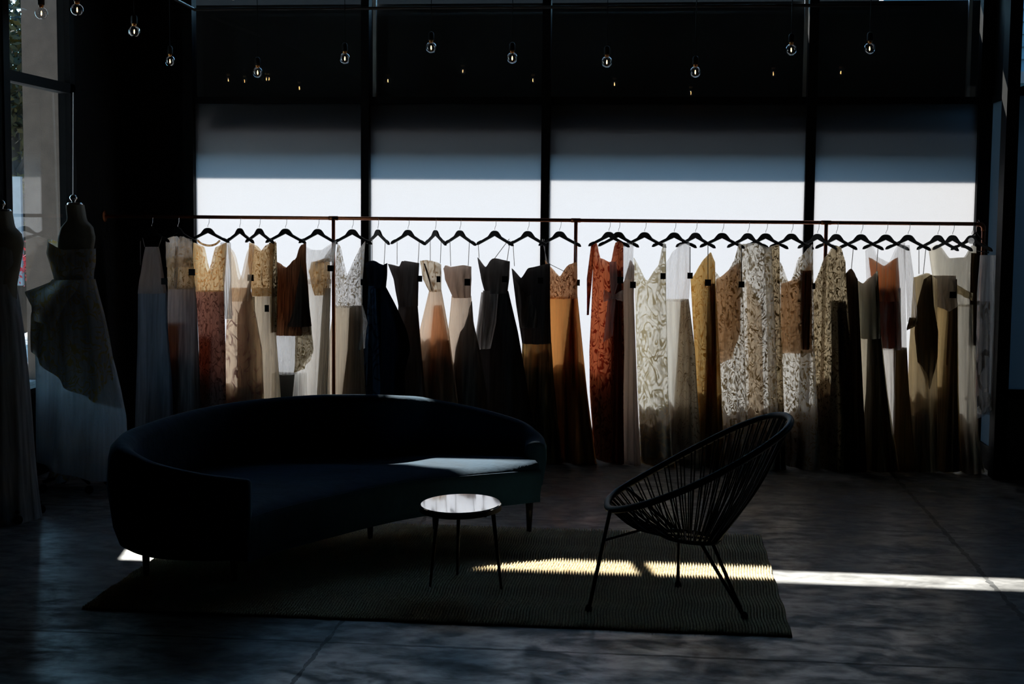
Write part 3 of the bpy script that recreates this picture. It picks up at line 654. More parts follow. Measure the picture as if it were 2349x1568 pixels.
def P(part, m, top, out, bot, **k): return dict(part=part, m=m, top=top, out=out, bot=bot, **k)
HEM = 1078
DR = [
 dict(h=348, hw=40, s='pale blue-grey halter slip dress', l='pale blue-grey halter slip dress hanging at the left end of the rail',
  p=[P('bodice', 'halter', 566, [(566, 334, 364), (640, 321, 377), (672, 318, 382)], 672), P('skirt', 'bluegrey', 668, [(668, 318, 382), (760, 317, 385), (900, 313, 394), (HEM, 308, 402)], HEM)],
  st=[((332, 566), (327, 545)), ((364, 566), (372, 542)), ((322, 608), (322, 552))], tg=[(377, 645, 15, 15)]),
 dict(h=408, hw=40, s='white lace bodice dress with grey skirt', l='dress with white lace button bodice and grey tulle skirt, second from left',
  p=[P('bodice', 'whitelace', [(0, 548), (.4, 541), (.5, 562), (.6, 541), (1, 548)], [(541, 380, 440), (600, 383, 441), (662, 388, 446)], 612), P('waist_panel', 'olivelace', 590, [(590, 382, 442), (662, 388, 446)], 662, d=.045),
     P('placket', 'whitelace', 565, [(565, 402, 409), (655, 402, 409)], 660, d=.008, dz=-.075, f=(2, .001)),
     P('skirt', 'greytulle', 658, [(658, 386, 448), (760, 384, 453), (900, 388, 458), (HEM, 392, 470)], HEM), P('lining', 'rustlining', 740, [(740, 386, 430), (HEM, 388, 440)], HEM, d=.02)],
  tg=[(440, 624, 15, 15)]),
 dict(h=477, hw=48, s='gold sheer V-neck dress', l='long-sleeved dress with golden sheer V-neck bodice and plum lace skirt',
  p=[P('bodice', 'goldsheer', [(0, 556), (.28, 566), (.5, 624), (.72, 566), (1, 556)], [(556, 444, 520), (600, 444, 518), (668, 448, 513)], 668), 
     P('skirt', 'plumlace', 666, [(666, 449, 514), (800, 456, 517), (HEM, 455, 520)], HEM), P('sleeve', 'sheerwhite', 556, [(556, 506, 529), (640, 512, 530), (730, 518, 532)], 731, d=.015, flare=.0), P('lining', 'rustlining', 770, [(770, 459, 500), (HEM, 459, 505)], HEM, d=.015)]),
 dict(h=550, hw=32, s='nude floral sheer dress', l='sheer nude V-neck dress with scattered floral skirt beside the gold V-neck dress',
  p=[P('bodice', 'nudesheer', [(0, 560), (.15, 575), (.5, 642), (.9, 560), (1, 556)], [(556, 522, 584), (640, 530, 576), (690, 526, 574)], 690), P('skirt', 'peachfloral', 660, [(660, 528, 574), (730, 520, 588), (800, 517, 600), (HEM, 510, 612)], HEM), P('lining', 'mauve', [(0, 720), (.5, 680), (1, 640)], [(640, 548, 574), (760, 545, 582), (HEM, 545, 600)], HEM, d=.02)]),
 dict(h=595, hw=32, s='gold lace bodice dress', l='dress with gold lace scoop bodice and pleated beige chiffon skirt',
  p=[P('bodice', 'goldlace', [(0, 556), (.2, 562), (.5, 576), (.75, 560), (1, 553)], [(553, 572, 632), (600, 569, 628), (678, 580, 626)], 678), P('skirt', 'beigechiffon', 660, [(660, 577, 632), (760, 577, 632), (900, 562, 642), (HEM, 546, 652)], HEM, f=(14, .016)),
     P('sleeve', 'bronzelace', 556, [(556, 617, 634), (640, 618, 636), (760, 622, 634)], 762, d=.015, flare=0), P('ruffle', 'olivelace', 680, [(680, 577, 583), (900, 582, 590), (HEM, 590, 602)], HEM, d=.02, dz=-.08)],
  tg=[(575, 637, 15, 15), (612, 707, 10, 16)]),
 dict(h=655, hw=46, s='short brown fringed dress', l='short brown fringed dress with draped lace sleeve and scooped neck',
  p=[P('body', 'brownfringe', [(0, 600), (.35, 615), (.68, 594), (.85, 562), (1, 557)], [(557, 636, 702), (600, 633, 702), (745, 632, 712), (772, 632, 714)], 768, f=(16, .012)), P('drape', 'darkchiffon', [(0, 740), (.6, 600), (1, 640)], [(600, 684, 697), (650, 676, 703), (745, 662, 714)], 748, d=.03, dz=-.06),
     P('sleeve', 'olivelace', 744, [(744, 678, 713), (800, 678, 718), (830, 678, 712), (854, 676, 700)], [(0, 854), (.6, 848), (1, 810)], d=.03, dz=-.04), P('underskirt', 'veil', 766, [(766, 630, 684), (858, 634, 678)], 858, d=.02)]),
 dict(h=729, hw=44, s='cream gown with illusion neckline', l='cream gown with white illusion neckline and gold bra cups',
  p=[P('yoke', 'sheerwhite', [(0, 560), (.3, 573), (.6, 573), (1, 552)], [(552, 691, 772), (600, 692, 766), (640, 694, 760)], 650), P('appliques', 'whitelace', [(0, 615), (.5, 590), (1, 556)], [(556, 730, 770), (620, 722, 764)], 600, d=.045, dz=-.01), P('bodice', 'goldlace', [(0, 622), (.3, 600), (.9, 592), (1, 600)], [(592, 702, 756), (640, 712, 757), (676, 724, 752)], 676, d=.05),
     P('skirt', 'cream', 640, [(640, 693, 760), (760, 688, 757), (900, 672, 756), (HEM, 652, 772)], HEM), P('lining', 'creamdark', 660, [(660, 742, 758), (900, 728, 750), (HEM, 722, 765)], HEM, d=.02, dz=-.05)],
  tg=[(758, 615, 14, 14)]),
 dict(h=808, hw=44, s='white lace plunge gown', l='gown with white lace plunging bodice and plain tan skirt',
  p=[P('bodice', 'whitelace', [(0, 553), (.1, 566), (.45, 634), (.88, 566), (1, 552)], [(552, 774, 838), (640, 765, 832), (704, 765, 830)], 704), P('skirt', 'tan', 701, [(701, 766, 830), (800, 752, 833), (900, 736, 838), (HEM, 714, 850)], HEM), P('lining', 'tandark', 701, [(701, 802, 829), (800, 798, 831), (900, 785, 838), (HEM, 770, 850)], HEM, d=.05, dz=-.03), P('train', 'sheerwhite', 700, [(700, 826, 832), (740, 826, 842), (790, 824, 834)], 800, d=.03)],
  tg=[(832, 647, 10, 14)]),
 dict(h=867, hw=26, s='navy blue ball gown', l='navy blue opaque strapless ball gown, darkest on the rail',
  p=[P('bodice', 'navy', [(0, 604), (.3, 597), (.8, 608), (1, 603)], [(597, 837, 889), (640, 843, 887), (658, 848, 884)], 660), P('skirt', 'navy', 655, [(655, 848, 884), (700, 843, 908), (760, 838, 934), (800, 836, 941), (850, 833, 928), (HEM, 815, 930)], HEM, flare=.08), P('overlay', 'navylace', 655, [(655, 846, 866), (760, 840, 872), (900, 833, 880), (HEM, 825, 880)], HEM, d=.05, dz=-.06)],
  st=[((854, 598), (854, 548)), ((881, 606), (884, 552))]),
 dict(h=936, hw=40, s='grey strapless gown', l='dark taupe strapless gown with slim waist right of the navy gown',
  p=[P('bodice', 'greysatin', [(0, 605), (.35, 611), (.5, 598), (1, 603)], [(598, 887, 962), (640, 903, 960), (702, 915, 958)], 702), P('skirt', 'greysatin', 699, [(699, 914, 958), (800, 905, 966), (HEM, 885, 990)], HEM)],
  st=[((911, 606), (911, 555)), ((959, 603), (962, 552))], tg=[(963, 639, 11, 14)]),
 dict(h=999, hw=24, s='peach gown with boned bustier', l='peach gown with boned beige lace bustier and flared skirt',
  p=[P('bodice', 'bustier', [(0, 598), (.3, 596), (.7, 600), (1, 606)], [(596, 963, 1012), (640, 971, 1012), (668, 986, 1011)], 668), P('skirt', 'peachpale', 664, [(664, 985, 1012), (760, 962, 1030), (900, 945, 1048), (HEM, 925, 1070)], HEM, flare=.07), P('lining', 'peach', 700, [(700, 996, 1014), (800, 985, 1032), (HEM, 960, 1068)], HEM, d=.03), P('boning', 'browntulle', 604, [(604, 972, 975), (668, 992, 995)], 666, d=.004, dz=-.07, f=(1, 0))],
  st=[((987, 598), (987, 552)), ((1010, 604), (1012, 552))], tg=[(1006, 640, 9, 14)]),
 dict(h=1055, hw=36, s='tan strapless gown', l='tan taffeta strapless gown with brown tulle overlay on its skirt',
  p=[P('bodice', 'tantaffeta', [(0, 616), (.1, 608), (.25, 612), (.7, 608), (1, 611)], [(608, 1016, 1081), (640, 1021, 1081), (682, 1040, 1079)], 682), P('skirt', 'peachpale', 678, [(678, 1036, 1081), (760, 1028, 1086), (900, 1015, 1110), (HEM, 1005, 1125)], HEM), P('overlay', 'browntulle', [(0, 760), (1, 690)], [(680, 1066, 1082), (740, 1062, 1086), (800, 1045, 1100), (900, 1036, 1116), (HEM, 1030, 1130)], HEM, d=.05, dz=-.04)],
  st=[((1034, 610), (1032, 552)), ((1074, 609), (1077, 552))], tg=[(1072, 647, 13, 16)]),
 dict(h=1135, hw=42, s='charcoal gown with dove-grey panel', l='charcoal strapless gown with a pale dove-grey satin panel',
  p=[P('bodice', 'greysatin', [(0, 590), (.2, 613), (.5, 592), (1, 599)], [(590, 1095, 1170), (640, 1104, 1168), (670, 1112, 1164)], 672), P('panel', 'dovesatin', 666, [(666, 1108, 1144), (740, 1105, 1138), (798, 1103, 1127)], 798, d=.04, dz=-.05), P('skirt', 'charcoal', 667, [(667, 1110, 1166), (760, 1096, 1188), (900, 1090, 1212), (HEM, 1085, 1240)], HEM, flare=.07), P('underlay', 'dovesatin', 670, [(670, 1104, 1116), (760, 1093, 1108), (820, 1092, 1104)], 800, d=.02)],
  st=[((1099, 592), (1097, 556)), ((1135, 592), (1168, 548)), ((1163, 599), (1170, 552))], tg=[(1158, 640, 13, 14)]),
 dict(h=1211, hw=44, s='dark sweetheart gown', l='dark grey sweetheart gown with sheer amber lower skirt',
  p=[P('bodice', 'charcoal', [(0, 615), (.22, 638), (.45, 614), (1, 604)], [(604, 1172, 1262), (700, 1184, 1262), (787, 1198, 1264)], 787), P('appliques', 'browntulle', [(0, 640), (.5, 680), (1, 660)], [(640, 1180, 1236), (750, 1192, 1240)], 750, d=.045, dz=-.015), P('skirt', 'ambersheer', 785, [(785, 1198, 1265), (900, 1195, 1272), (HEM, 1190, 1292)], HEM), P('lining', 'charcoal', 860, [(860, 1206, 1262), (HEM, 1195, 1290)], HEM, d=.02)],
  st=[((1180, 610), (1177, 558))], tg=[(1240, 643, 12, 14)]),
 dict(h=1284, hw=48, s='orange gown with lace bustier', l='orange gown with rust lace sweetheart bodice left of the bright gap',
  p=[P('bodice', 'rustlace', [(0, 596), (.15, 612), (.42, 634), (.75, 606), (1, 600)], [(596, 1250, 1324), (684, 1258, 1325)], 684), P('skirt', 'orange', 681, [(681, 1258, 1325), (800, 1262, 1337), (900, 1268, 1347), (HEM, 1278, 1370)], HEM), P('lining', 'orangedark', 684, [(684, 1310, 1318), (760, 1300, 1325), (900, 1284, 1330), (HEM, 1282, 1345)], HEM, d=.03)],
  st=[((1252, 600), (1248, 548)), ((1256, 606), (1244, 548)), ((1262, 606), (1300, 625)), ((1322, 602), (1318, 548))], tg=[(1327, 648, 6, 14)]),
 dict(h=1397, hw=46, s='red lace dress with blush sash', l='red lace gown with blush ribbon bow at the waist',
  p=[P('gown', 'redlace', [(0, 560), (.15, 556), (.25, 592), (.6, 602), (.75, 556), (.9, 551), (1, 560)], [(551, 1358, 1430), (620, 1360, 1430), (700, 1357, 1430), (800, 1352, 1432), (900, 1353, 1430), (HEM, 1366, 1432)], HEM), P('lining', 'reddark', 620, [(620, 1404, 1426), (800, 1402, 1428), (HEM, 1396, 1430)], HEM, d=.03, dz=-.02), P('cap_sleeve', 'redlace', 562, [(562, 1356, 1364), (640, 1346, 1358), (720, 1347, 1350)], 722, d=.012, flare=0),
     P('sash', 'blushribbon', 600, [(600, 1398, 1414), (650, 1400, 1418), (676, 1402, 1410), (690, 1394, 1412), (784, 1384, 1404)], [(0, 784), (1, 770)], d=.012, dz=-.09, flare=.01, f=(4, .004)), P('bow', 'blushribbon', [(0, 664), (.5, 676), (1, 664)], [(664, 1385, 1430), (692, 1385, 1430)], [(0, 692), (.5, 684), (1, 692)], d=.02, dz=-.1, flare=0)],
  tg=[(1423, 642, 14, 15)]),
 dict(h=1419, hw=46, s='mauve satin slip gown', l='mauve-beige satin gown squeezed between red lace and ivory damask gowns',
  p=[P('gown', 'mauve', [(0, 650), (.6, 596), (1, 610)], [(596, 1432, 1456), (680, 1427, 1454), (900, 1424, 1462), (HEM, 1420, 1470)], HEM), P('straps', 'sheerwhite', [(0, 556), (1, 556)], [(556, 1428, 1454), (640, 1430, 1450)], 640, d=.02)],
  tg=[(1452, 653, 13, 15)]),
 dict(h=1479, hw=48, s='ivory damask lace gown', l='ivory gown with large damask lace scrolls and a frilled hem',
  p=[P('gown', 'damask', [(0, 590), (.4, 644), (.75, 610), (.93, 556), (1, 560)], [(556, 1452, 1528), (680, 1456, 1528), (900, 1463, 1533), (HEM, 1470, 1545)], HEM, f=(6, .012)), P('hem_frill', 'goldlace', 1045, [(1045, 1460, 1545), (HEM, 1455, 1552)], HEM, d=.09, f=(22, .012))],
  tg=[(1521, 633, 12, 14)]),
 dict(h=1547, hw=50, s='ivory gown with dotted overlay', l='ivory gown with sheer white top and dotted grey overlay',
  p=[P('bodice', 'sheerwhite', [(0, 600), (.3, 575), (.6, 560), (1, 556)], [(556, 1530, 1582), (640, 1527, 1584), (690, 1527, 1580)], 690), P('skirt', 'ivory', 686, [(686, 1526, 1580), (800, 1530, 1592), (HEM, 1537, 1610)], HEM), P('overlay', 'dotted', 686, [(686, 1562, 1580), (800, 1555, 1594), (900, 1548, 1600), (HEM, 1540, 1612)], HEM, d=.055, dz=-.02)],
  tg=[(1583, 632, 12, 14, 566)]),
 dict(h=1596, hw=44, s='ochre lace gown', l='golden ochre gown right of the dotted ivory gown',
  p=[P('gown', 'ochre', [(0, 640), (.5, 594), (.8, 578), (1, 600)], [(578, 1592, 1640), (640, 1584, 1641), (800, 1593, 1650), (HEM, 1602, 1664)], HEM), P('lining', 'ochredark', 650, [(650, 1624, 1640), (800, 1620, 1644), (HEM, 1606, 1648)], HEM, d=.04)],
  tg=[(1624, 648, 14, 15, 560)]),
 dict(h=1657, hw=50, s='cream lace gown over brown slip', l='cream lace gown with brown slip ending at the hip',
  p=[P('gown', 'creamlace', [(0, 622), (.3, 642), (.7, 600), (.9, 556), (1, 562)], [(556, 1641, 1702), (640, 1639, 1703), (900, 1646, 1712), (HEM, 1650, 1725)], HEM), P('slip', 'nudeslip', [(0, 640), (1, 600)], [(600, 1642, 1700), (800, 1645, 1698)], [(0, 835), (.6, 820), (1, 760)], d=.025)],
  tg=[(1701, 652, 13, 14, 562)]),
 dict(h=1716, hw=46, s='white lace column gown', l='white lace high-neck column gown left of the nude lace gown',
  p=[P('gown', 'creamlace', [(0, 560), (.5, 557), (1, 570)], [(557, 1694, 1770), (700, 1703, 1776), (900, 1708, 1784), (HEM, 1712, 1795)], HEM), P('lining', 'nudesheer', [(0, 640), (1, 700)], [(640, 1712, 1745), (HEM, 1722, 1756)], HEM, d=.025)]),
 dict(h=1757, hw=50, s='slim bronze lace gown', l='slim bronze lace gown half hidden behind the white lace column gown',
  p=[P('gown', 'bronzelace', [(0, 570), (1, 560)], [(560, 1752, 1788), (700, 1758, 1790), (HEM, 1766, 1804)], HEM)]),
 dict(h=1816, hw=50, s='white lace gown over tan slip', l='white lace gown with a tan slip ending above its bright skirt',
  p=[P('gown', 'creamlace', [(0, 600), (.3, 650), (.6, 590), (1, 560)], [(560, 1790, 1864), (640, 1788, 1866), (805, 1788, 1869), (HEM, 1790, 1882)], HEM), P('slip', 'nudeslip', [(0, 650), (.5, 640), (1, 600)], [(600, 1792, 1862), (808, 1790, 1864)], 808, d=.03), P('side_panel', 'brownfringe', 620, [(620, 1836, 1862), (800, 1838, 1856)], 800, d=.03, dz=-.02)],
  tg=[(1867, 656, 7, 14)]),
 dict(h=1876, hw=44, s='dark bronze lace gown', l='dark bronze lace gown with metallic flecks and pointed shoulder',
  p=[P('gown', 'bronzelace', [(0, 650), (.35, 590), (.65, 562), (.85, 566), (1, 600)], [(562, 1870, 1938), (640, 1867, 1941), (800, 1865, 1952), (HEM, 1862, 1972)], HEM), P('slip', 'darkslip', 690, [(690, 1906, 1940), (800, 1908, 1951), (HEM, 1900, 1970)], HEM, d=.03)]),
 dict(h=1919, hw=46, s='dark brown satin gown', l='plain dark brown satin gown beside the bronze lace gown',
  p=[P('gown', 'brownsatin', [(0, 626), (.5, 616), (1, 640)], [(616, 1940, 1966), (800, 1947, 1975), (HEM, 1950, 1988)], HEM)], st=[((1953, 618), (1958, 562))]),
 dict(h=1976, hw=50, s='olive gown with cowl front', l='olive gown with cowl neck bodice above a sheer skirt',
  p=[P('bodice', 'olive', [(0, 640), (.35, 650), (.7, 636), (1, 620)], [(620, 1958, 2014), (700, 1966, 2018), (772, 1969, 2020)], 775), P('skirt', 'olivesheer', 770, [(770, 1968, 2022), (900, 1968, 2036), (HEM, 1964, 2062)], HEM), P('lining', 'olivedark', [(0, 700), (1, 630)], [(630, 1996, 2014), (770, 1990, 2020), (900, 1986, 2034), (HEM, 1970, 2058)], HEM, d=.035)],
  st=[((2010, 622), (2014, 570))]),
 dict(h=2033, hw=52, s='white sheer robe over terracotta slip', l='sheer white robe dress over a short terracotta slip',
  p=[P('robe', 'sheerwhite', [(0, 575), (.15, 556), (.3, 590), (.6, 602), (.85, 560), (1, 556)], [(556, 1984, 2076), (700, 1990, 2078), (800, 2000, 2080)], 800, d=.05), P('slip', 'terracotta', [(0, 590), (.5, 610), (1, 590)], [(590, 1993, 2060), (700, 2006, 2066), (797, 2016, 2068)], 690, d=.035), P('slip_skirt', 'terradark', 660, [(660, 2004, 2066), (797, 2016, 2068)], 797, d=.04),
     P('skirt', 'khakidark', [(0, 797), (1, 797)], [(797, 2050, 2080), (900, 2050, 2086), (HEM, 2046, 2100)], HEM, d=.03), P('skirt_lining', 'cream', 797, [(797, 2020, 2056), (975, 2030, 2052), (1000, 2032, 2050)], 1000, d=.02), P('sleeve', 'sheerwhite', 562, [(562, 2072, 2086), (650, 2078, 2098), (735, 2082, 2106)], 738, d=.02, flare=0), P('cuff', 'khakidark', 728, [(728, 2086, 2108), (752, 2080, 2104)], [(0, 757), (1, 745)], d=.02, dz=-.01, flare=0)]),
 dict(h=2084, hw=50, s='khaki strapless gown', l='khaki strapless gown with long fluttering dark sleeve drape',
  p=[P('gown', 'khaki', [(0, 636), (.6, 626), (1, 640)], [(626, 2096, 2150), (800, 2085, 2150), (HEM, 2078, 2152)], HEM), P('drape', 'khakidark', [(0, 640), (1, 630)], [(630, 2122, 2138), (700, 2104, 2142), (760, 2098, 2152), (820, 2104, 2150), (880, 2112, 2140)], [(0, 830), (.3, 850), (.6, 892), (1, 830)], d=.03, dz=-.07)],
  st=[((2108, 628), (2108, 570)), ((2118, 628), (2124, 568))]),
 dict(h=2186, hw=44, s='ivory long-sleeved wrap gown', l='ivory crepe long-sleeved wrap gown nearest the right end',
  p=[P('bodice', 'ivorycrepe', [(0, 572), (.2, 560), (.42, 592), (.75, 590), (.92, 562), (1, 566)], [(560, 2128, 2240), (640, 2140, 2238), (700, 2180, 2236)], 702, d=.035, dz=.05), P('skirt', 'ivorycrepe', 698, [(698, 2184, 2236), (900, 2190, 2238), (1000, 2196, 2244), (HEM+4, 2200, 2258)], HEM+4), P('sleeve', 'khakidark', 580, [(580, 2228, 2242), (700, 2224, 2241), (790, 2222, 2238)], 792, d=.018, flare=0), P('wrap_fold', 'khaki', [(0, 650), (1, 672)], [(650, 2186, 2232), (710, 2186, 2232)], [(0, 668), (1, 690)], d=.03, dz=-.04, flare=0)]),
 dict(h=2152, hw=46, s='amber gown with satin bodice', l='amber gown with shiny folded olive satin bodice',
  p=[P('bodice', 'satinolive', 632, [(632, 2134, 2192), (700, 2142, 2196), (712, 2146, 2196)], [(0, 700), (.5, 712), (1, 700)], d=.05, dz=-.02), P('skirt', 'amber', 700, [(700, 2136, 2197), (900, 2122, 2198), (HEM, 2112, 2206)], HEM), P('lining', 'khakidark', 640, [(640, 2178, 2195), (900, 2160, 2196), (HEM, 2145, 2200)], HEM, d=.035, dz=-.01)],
  tg=[(2186, 676, 15, 15)]),
 dict(h=2230, hw=46, s='white lace veil', l='long white bridal veil with lace vines at the right end of the rail', cat='veil', nm='bridal_veil',
  p=[P('tulle', 'veil', 585, [(585, 2248, 2284), (640, 2244, 2288), (700, 2240, 2292), (900, 2232, 2296), (945, 2236, 2290)], [(0, 960), (.3, 950), (.7, 935), (1, 915)], f=(10, .012)), P('lace_vine', 'veillace', 690, [(690, 2238, 2272), (900, 2230, 2268), (950, 2240, 2290)], [(0, 945), (1, 950)], d=.045, dz=-.02)]),
]
PETTI = {999: 800, 1055: 840, 1211: 830, 1284: 850, 1397: 880, 1479: 960, 1547: 950, 1596: 930, 1657: 960, 1716: 960, 1757: 950, 1816: 960, 1876: 900, 2084: 930, 2152: 900, 2186: 980, 408: 850, 477: 880, 550: 900}
ths = {}
for D_ in DR:
    hx = D_['h']
    if D_.get('nm') != 'bridal_veil':
        th = place_hanger(hx, D_['hw'], 'black wooden hanger holding the '+D_['s'])
    base = at(hx, HEM, RY); base.z = 0
    t = thing(D_.get('nm', 'dress'), D_['l'], D_.get('cat', 'dress'), base, 'bridal gowns on the copper rail' if D_.get('nm') is None else None)
    for sp_ in D_['p']: cloth(sp_['part'], t, sp_, hx)
    if hx == 477: obj('neck_band', tube(crom([at(a_, b_, RY-.045-.0015*(a_-477)) for a_, b_ in ((453, 551), (463, 559), (479, 563), (494, 560), (504, 552))], 6), .008, 8), 'goldlace', t, smooth=True)
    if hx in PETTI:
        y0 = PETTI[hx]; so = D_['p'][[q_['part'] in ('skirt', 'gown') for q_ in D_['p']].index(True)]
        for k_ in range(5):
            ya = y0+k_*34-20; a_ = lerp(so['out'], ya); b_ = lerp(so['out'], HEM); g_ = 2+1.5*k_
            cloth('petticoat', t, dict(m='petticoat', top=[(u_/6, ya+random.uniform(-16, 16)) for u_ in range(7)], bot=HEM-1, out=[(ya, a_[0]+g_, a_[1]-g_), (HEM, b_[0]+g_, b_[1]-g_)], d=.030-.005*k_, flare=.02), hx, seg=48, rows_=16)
    for s_ in D_.get('st', []): ribbon_strap(t, s_[0], s_[1], hx)
    for g_ in D_.get('tg', []): price_tag(t, *g_[:4], hx, g_[4] if len(g_) > 4 else None)
# the two spare hangers at the right end
place_hanger(2230, 46, 'black wooden hanger with a round paper tag near the rail end')
pt = at(2228, 552, RY-.2)
tk = obj('paper_tag', lathe([(0, -.001), (.022, -.001), (.022, .001), (0, .001)], 0, 0, 20), 'tagpaper'); tk.location = pt; tk.rotation_euler = (PI/2, 0, 0)
tag(tk, 'small round white paper tag hanging off the last wooden hanger', 'tag')
ch2 = thing('clip_hanger', 'black wire clip hanger holding the white veil', 'hanger', at(2258, 560, RY))
a, b = at(2205, 566, RY+.06), at(2268, 580, RY-.14)
c0 = at(2240, 532, RY)
obj('wire_frame', tube([c0, a+Vector((0, 0, .02)), a, b, b+Vector((0, 0, .03))], .004, 8, True), 'black', ch2)
obj('hook', tube(crom([c0, c0+Vector((0, 0, .035)), c0+Vector((.018, 0, .055)), c0+Vector((.012, 0, .085)), c0+Vector((-.012, 0, .082))], 4), .002, 6), 'chrome', ch2)
# frilled pompons at the end of the veil
vr = bpy.data.objects['bridal_veil']
for (px, py, r) in ((2280, 908, .026), (2262, 925, .03), (2248, 940, .028)):
    bm = bmesh.new(); bmesh.ops.create_icosphere(bm, subdivisions=3, radius=r)
    for v in bm.verts: v.co *= 1+.35*noise.noise(v.co*70)
    p = at(px, py, RY-.12)
    for v in bm.verts: v.co += p
    obj('tulle_flower', bm, 'veil', vr, smooth=True)
# grey box on the floor behind the dresses
bx = obj('storage_box', boxes((at(628, 900, 10.86).x, at(700, 900, 10.86).x, 10.80, 10.92, 0, at(650, 857, 10.80).z)), 'greybox')
tag(bx, 'plain grey box on the floor behind the short fringed dress', 'box')

# ------------------------------------------------------------------ dress forms
M['goldmotif'] = fabric('gold_brocade', (.34, .31, .29), .15, 1., (30, .6), lacecol=(.52, .37, .13), streak=.3, refl=1.)
M['whitebroc'] = fabric('white_brocade', (.66, .72, .78), .2, 1., (60, .2), lacecol=(.5, .56, .62), streak=.2, refl=1.)
M['pewter'] = fabric('grey_tulle', (.30, .30, .29), .2, 1., streak=.4, refl=1.)
def form(hx, Yf, dx, label, dy_=0):
    f = thing('dress_form', label, 'mannequin', (at(hx, 1000, Yf).x, Yf, 0)); X = lambda a: a+dx
    out = [(468, X(154), X(190)), (505, X(158), X(196)), (520, X(142), X(212)), (545, X(134), X(218)), (575, X(134), X(213)), (640, X(140), X(203)), (720, X(140), X(204))]
    out = [(a+dy_, b, c) for a, b, c in out]
    cloth('torso', f, P('t', 'linen', 470+dy_, out, 720+dy_, d=.075, flare=.01, f=(1, 0)), hx, k=0, Y0=Yf)
    p = at(X(172), 466+dy_, Yf)
    obj('neck_cap', lathe([(0, p.z+.006), (.045, p.z+.004), (.05, p.z-.004), (.05, p.z-.012), (0, p.z-.012)], p.x, Yf, 20), 'chrome', f, smooth=True)
    obj('finial', lathe([(0, p.z+.058), (.014, p.z+.054), (.024, p.z+.04), (.024, p.z+.03), (.012, p.z+.014), (.01, p.z+.004)], p.x-.01, Yf, 20), 'chrome', f, smooth=True)
    q = at(X(172), 1000, Yf)
    obj('pole', tube([(q.x, Yf, .09), (q.x, Yf, 1.2)], .014, 10), 'black', f)
    bm = bmesh.new()
    for k in range(4):
        a = PI/4+k*PI/2; e = (q.x+.22*math.cos(a), Yf+.22*math.sin(a), .07)
        tube_into(bm, [(q.x, Yf, .11), e], .011, 8)
    obj('base', bm, 'black', f)
    for k in range(4):
        a = PI/4+k*PI/2; w_ = obj('caster', lathe([(0, -.012), (.026, -.012), (.028, 0), (.026, .012), (0, .012)], 0, 0, 16), 'black', f)
        w_.matrix_parent_inverse = Matrix(); w_.location = Vector((q.x+.22*math.cos(a), Yf+.22*math.sin(a), .028))-f.location; w_.rotation_euler = (PI/2, 0, .6)
    return f
form(170, 8.95, 0, 'linen dress form on a black caster base wearing the gold brocade gown')
g = thing('brocade_gown', 'gold and white brocade strapless gown on the dress form by the window', 'dress', (-3.78, 8.95, 0))
for sp_ in [P('bodice', 'goldmotif', [(0, 548), (.12, 556), (.5, 572), (1, 570)], [(548, 112, 218), (580, 108, 218), (615, 120, 216), (640, 127, 212)], 642, d=.12, flare=-.01, f=(3, .002)),
            P('waistband', 'pewter', 630, [(630, 126, 213), (646, 127, 214)], 646, d=.098, flare=0, f=(2, .001)),
            P('peplum', 'goldmotif', [(0, 668), (.25, 642), (.6, 640), (1, 642)], [(640, 122, 200), (668, 60, 190), (700, 76, 175), (740, 92, 150)], [(0, 700), (.3, 730), (1, 760)], d=.13, dz=-.06, f=(5, .02)),
            P('overskirt', 'goldmotif', 640, [(640, 124, 216), (680, 86, 226), (720, 76, 236), (800, 78, 252), (860, 92, 262)], [(0, 800), (.2, 830), (.5, 880), (1, 930)], d=.13, flare=.06, dz=-.02, f=(9, .02)),
            P('skirt', 'whitebroc', 650, [(650, 126, 212), (760, 82, 240), (850, 86, 264), (900, 88, 276), (960, 90, 288), (1055, 93, 288)], [(0, 1050), (.25, 1060), (.6, 1082), (1, 1100)], d=.12, flare=.12, f=(7, .02)),
            P('train', 'goldmotif', 1000, [(1000, 130, 240), (1060, 126, 200), (1110, 106, 190)], [(0, 1112), (1, 1090)], d=.08, flare=.05)]:
    cloth(sp_['part'], g, sp_, 170, k=0, Y0=8.95)
form(8, 8.0, -165, 'linen dress form cut by the left edge of the photo', 15)
g = thing('tulle_gown', 'long grey tulle gown on the dress form at the left edge', 'dress', (-3.85, 8.0, 0))
for sp_ in [P('bodice', 'pewter', 566, [(560, -50, 44), (600, -44, 42), (652, -30, 32)], 654, d=.10, flare=-.01, f=(3, .003)), P('skirt', 'pewter', 650, [(650, -32, 32), (740, -50, 48), (900, -66, 62), (1100, -80, 78), (1205, -88, 90)], 1206, d=.12, flare=.12, f=(13, .02))]:
    cloth(sp_['part'], g, sp_, 0, k=0, Y0=8.0)
pc = obj('pull_cord', tube([at(168, 212, 9.95), at(167, 640, 9.95)], .0035, 6), 'paper'); tag(pc, 'thin pale cord hanging down the left window frame', 'cord')

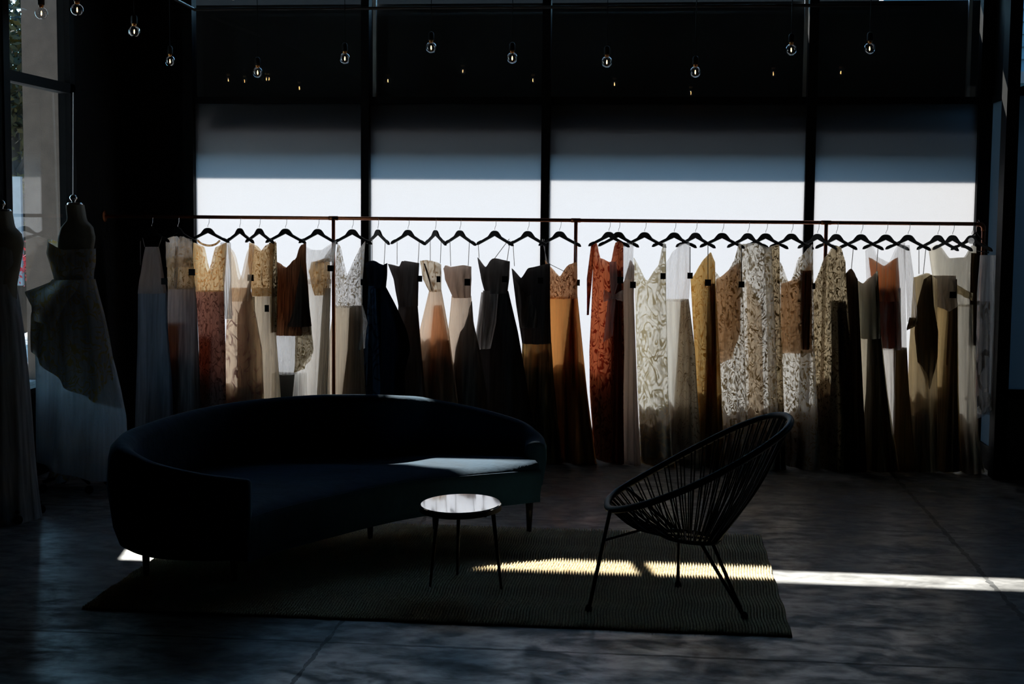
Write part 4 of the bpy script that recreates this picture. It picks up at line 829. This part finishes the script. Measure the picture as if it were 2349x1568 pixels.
# ------------------------------------------------------------------ pendant bulbs
BL = [(95, 30, 8.8), (177, 22, 8.8), (308, 72, 9.4), (390, 140, 10.3), (591, 166, 10.4), (791, 134, 10.2), (989, 109, 10.2), (1175, 133, 10.2), (1392, 142, 10.2), (1595, 165, 10.2), (1815, 114, 10.2), (1995, 111, 10.2)]
ordn = ['first', 'second', 'third', 'fourth', 'fifth', 'sixth', 'seventh', 'eighth', 'ninth', 'tenth', 'eleventh', 'twelfth']
extra = {0: ' in front of the concrete pillar', 9: ', the lowest of the right half', 11: ', rightmost of the row', 4: ', the lowest of all'}
def bulb_parts():
    r = thing('pendant_bulb', '', 'light bulb', (0, 0, 0), 'lit globe bulbs hanging from the ceiling')
    R_ = .039; pr = [(0, -R_*1.0)]+[(R_*math.sin(t), -R_*math.cos(t)) for t in [PI*k/16 for k in range(1, 14)]]+[(.0135, .036), (.0125, .046)]
    a = obj('globe', lathe(pr, 0, 0, 32), 'bulbglass', r, smooth=True)
    fm = lathe([(0, .014), (.0014, .010), (.0022, .002), (.0032, -.006), (.0014, -.013), (0, -.016)], 0, 0, 10)
    b = obj('filament', fm, 'filament', a); 
    st_ = obj('stem', tube([(0, 0, .046), (0, 0, .016)], [.006, .003], 8), 'glass', a)
    c = obj('collar', lathe([(.0128, .036), (.015, .040), (.015, .052), (.0, .053)], 0, 0, 20), 'brass', r)
    d = obj('socket', lathe([(0, .05), (.019, .05), (.021, .056), (.021, .095), (.014, .108), (.004, .112), (0, .112)], 0, 0, 20), 'black', r, smooth=True)
    e = obj('cable', tube([(0, 0, .11), (0, 0, 1.0)], .0028, 6), 'black', r)
    return r, [(a, [b, st_]), (c, []), (d, []), (e, [])]
pb, parts_ = bulb_parts()
cab = parts_[3][0]
for i, (px, py, Y) in enumerate(BL):
    p = at(px, py, Y)
    if i == 0: r = pb; ce = cab
    else:
        r = pb.copy(); C.objects.link(r)
        for c_, subs in parts_:
            q = c_.copy(); C.objects.link(q); q.parent = r
            if c_ is cab: ce = q
            for s_ in subs:
                z_ = s_.copy(); C.objects.link(z_); z_.parent = q
    r.location = p
    L = CEIL-p.z; ce.scale = (1, 1, (L-.11)/.89); ce.location = (0, 0, .11-.11*ce.scale.z)
    r['label'] = 'lit clear globe bulb, %s from the left%s' % (ordn[i], extra.get(i, ''))
# conduit below the ceiling along the back window
cd = obj('cable_conduit', tube([at(330, -40, 9.6), at(402, -2, 10.3), at(446, 22, 10.85), at(1300, 16, 10.85), at(2120, 11, 10.85)], .012, 8), pbr('conduit', (.05, .05, .05), .35), smooth=True)
tag(cd, 'thin dark conduit running along the top of the back windows', 'conduit')
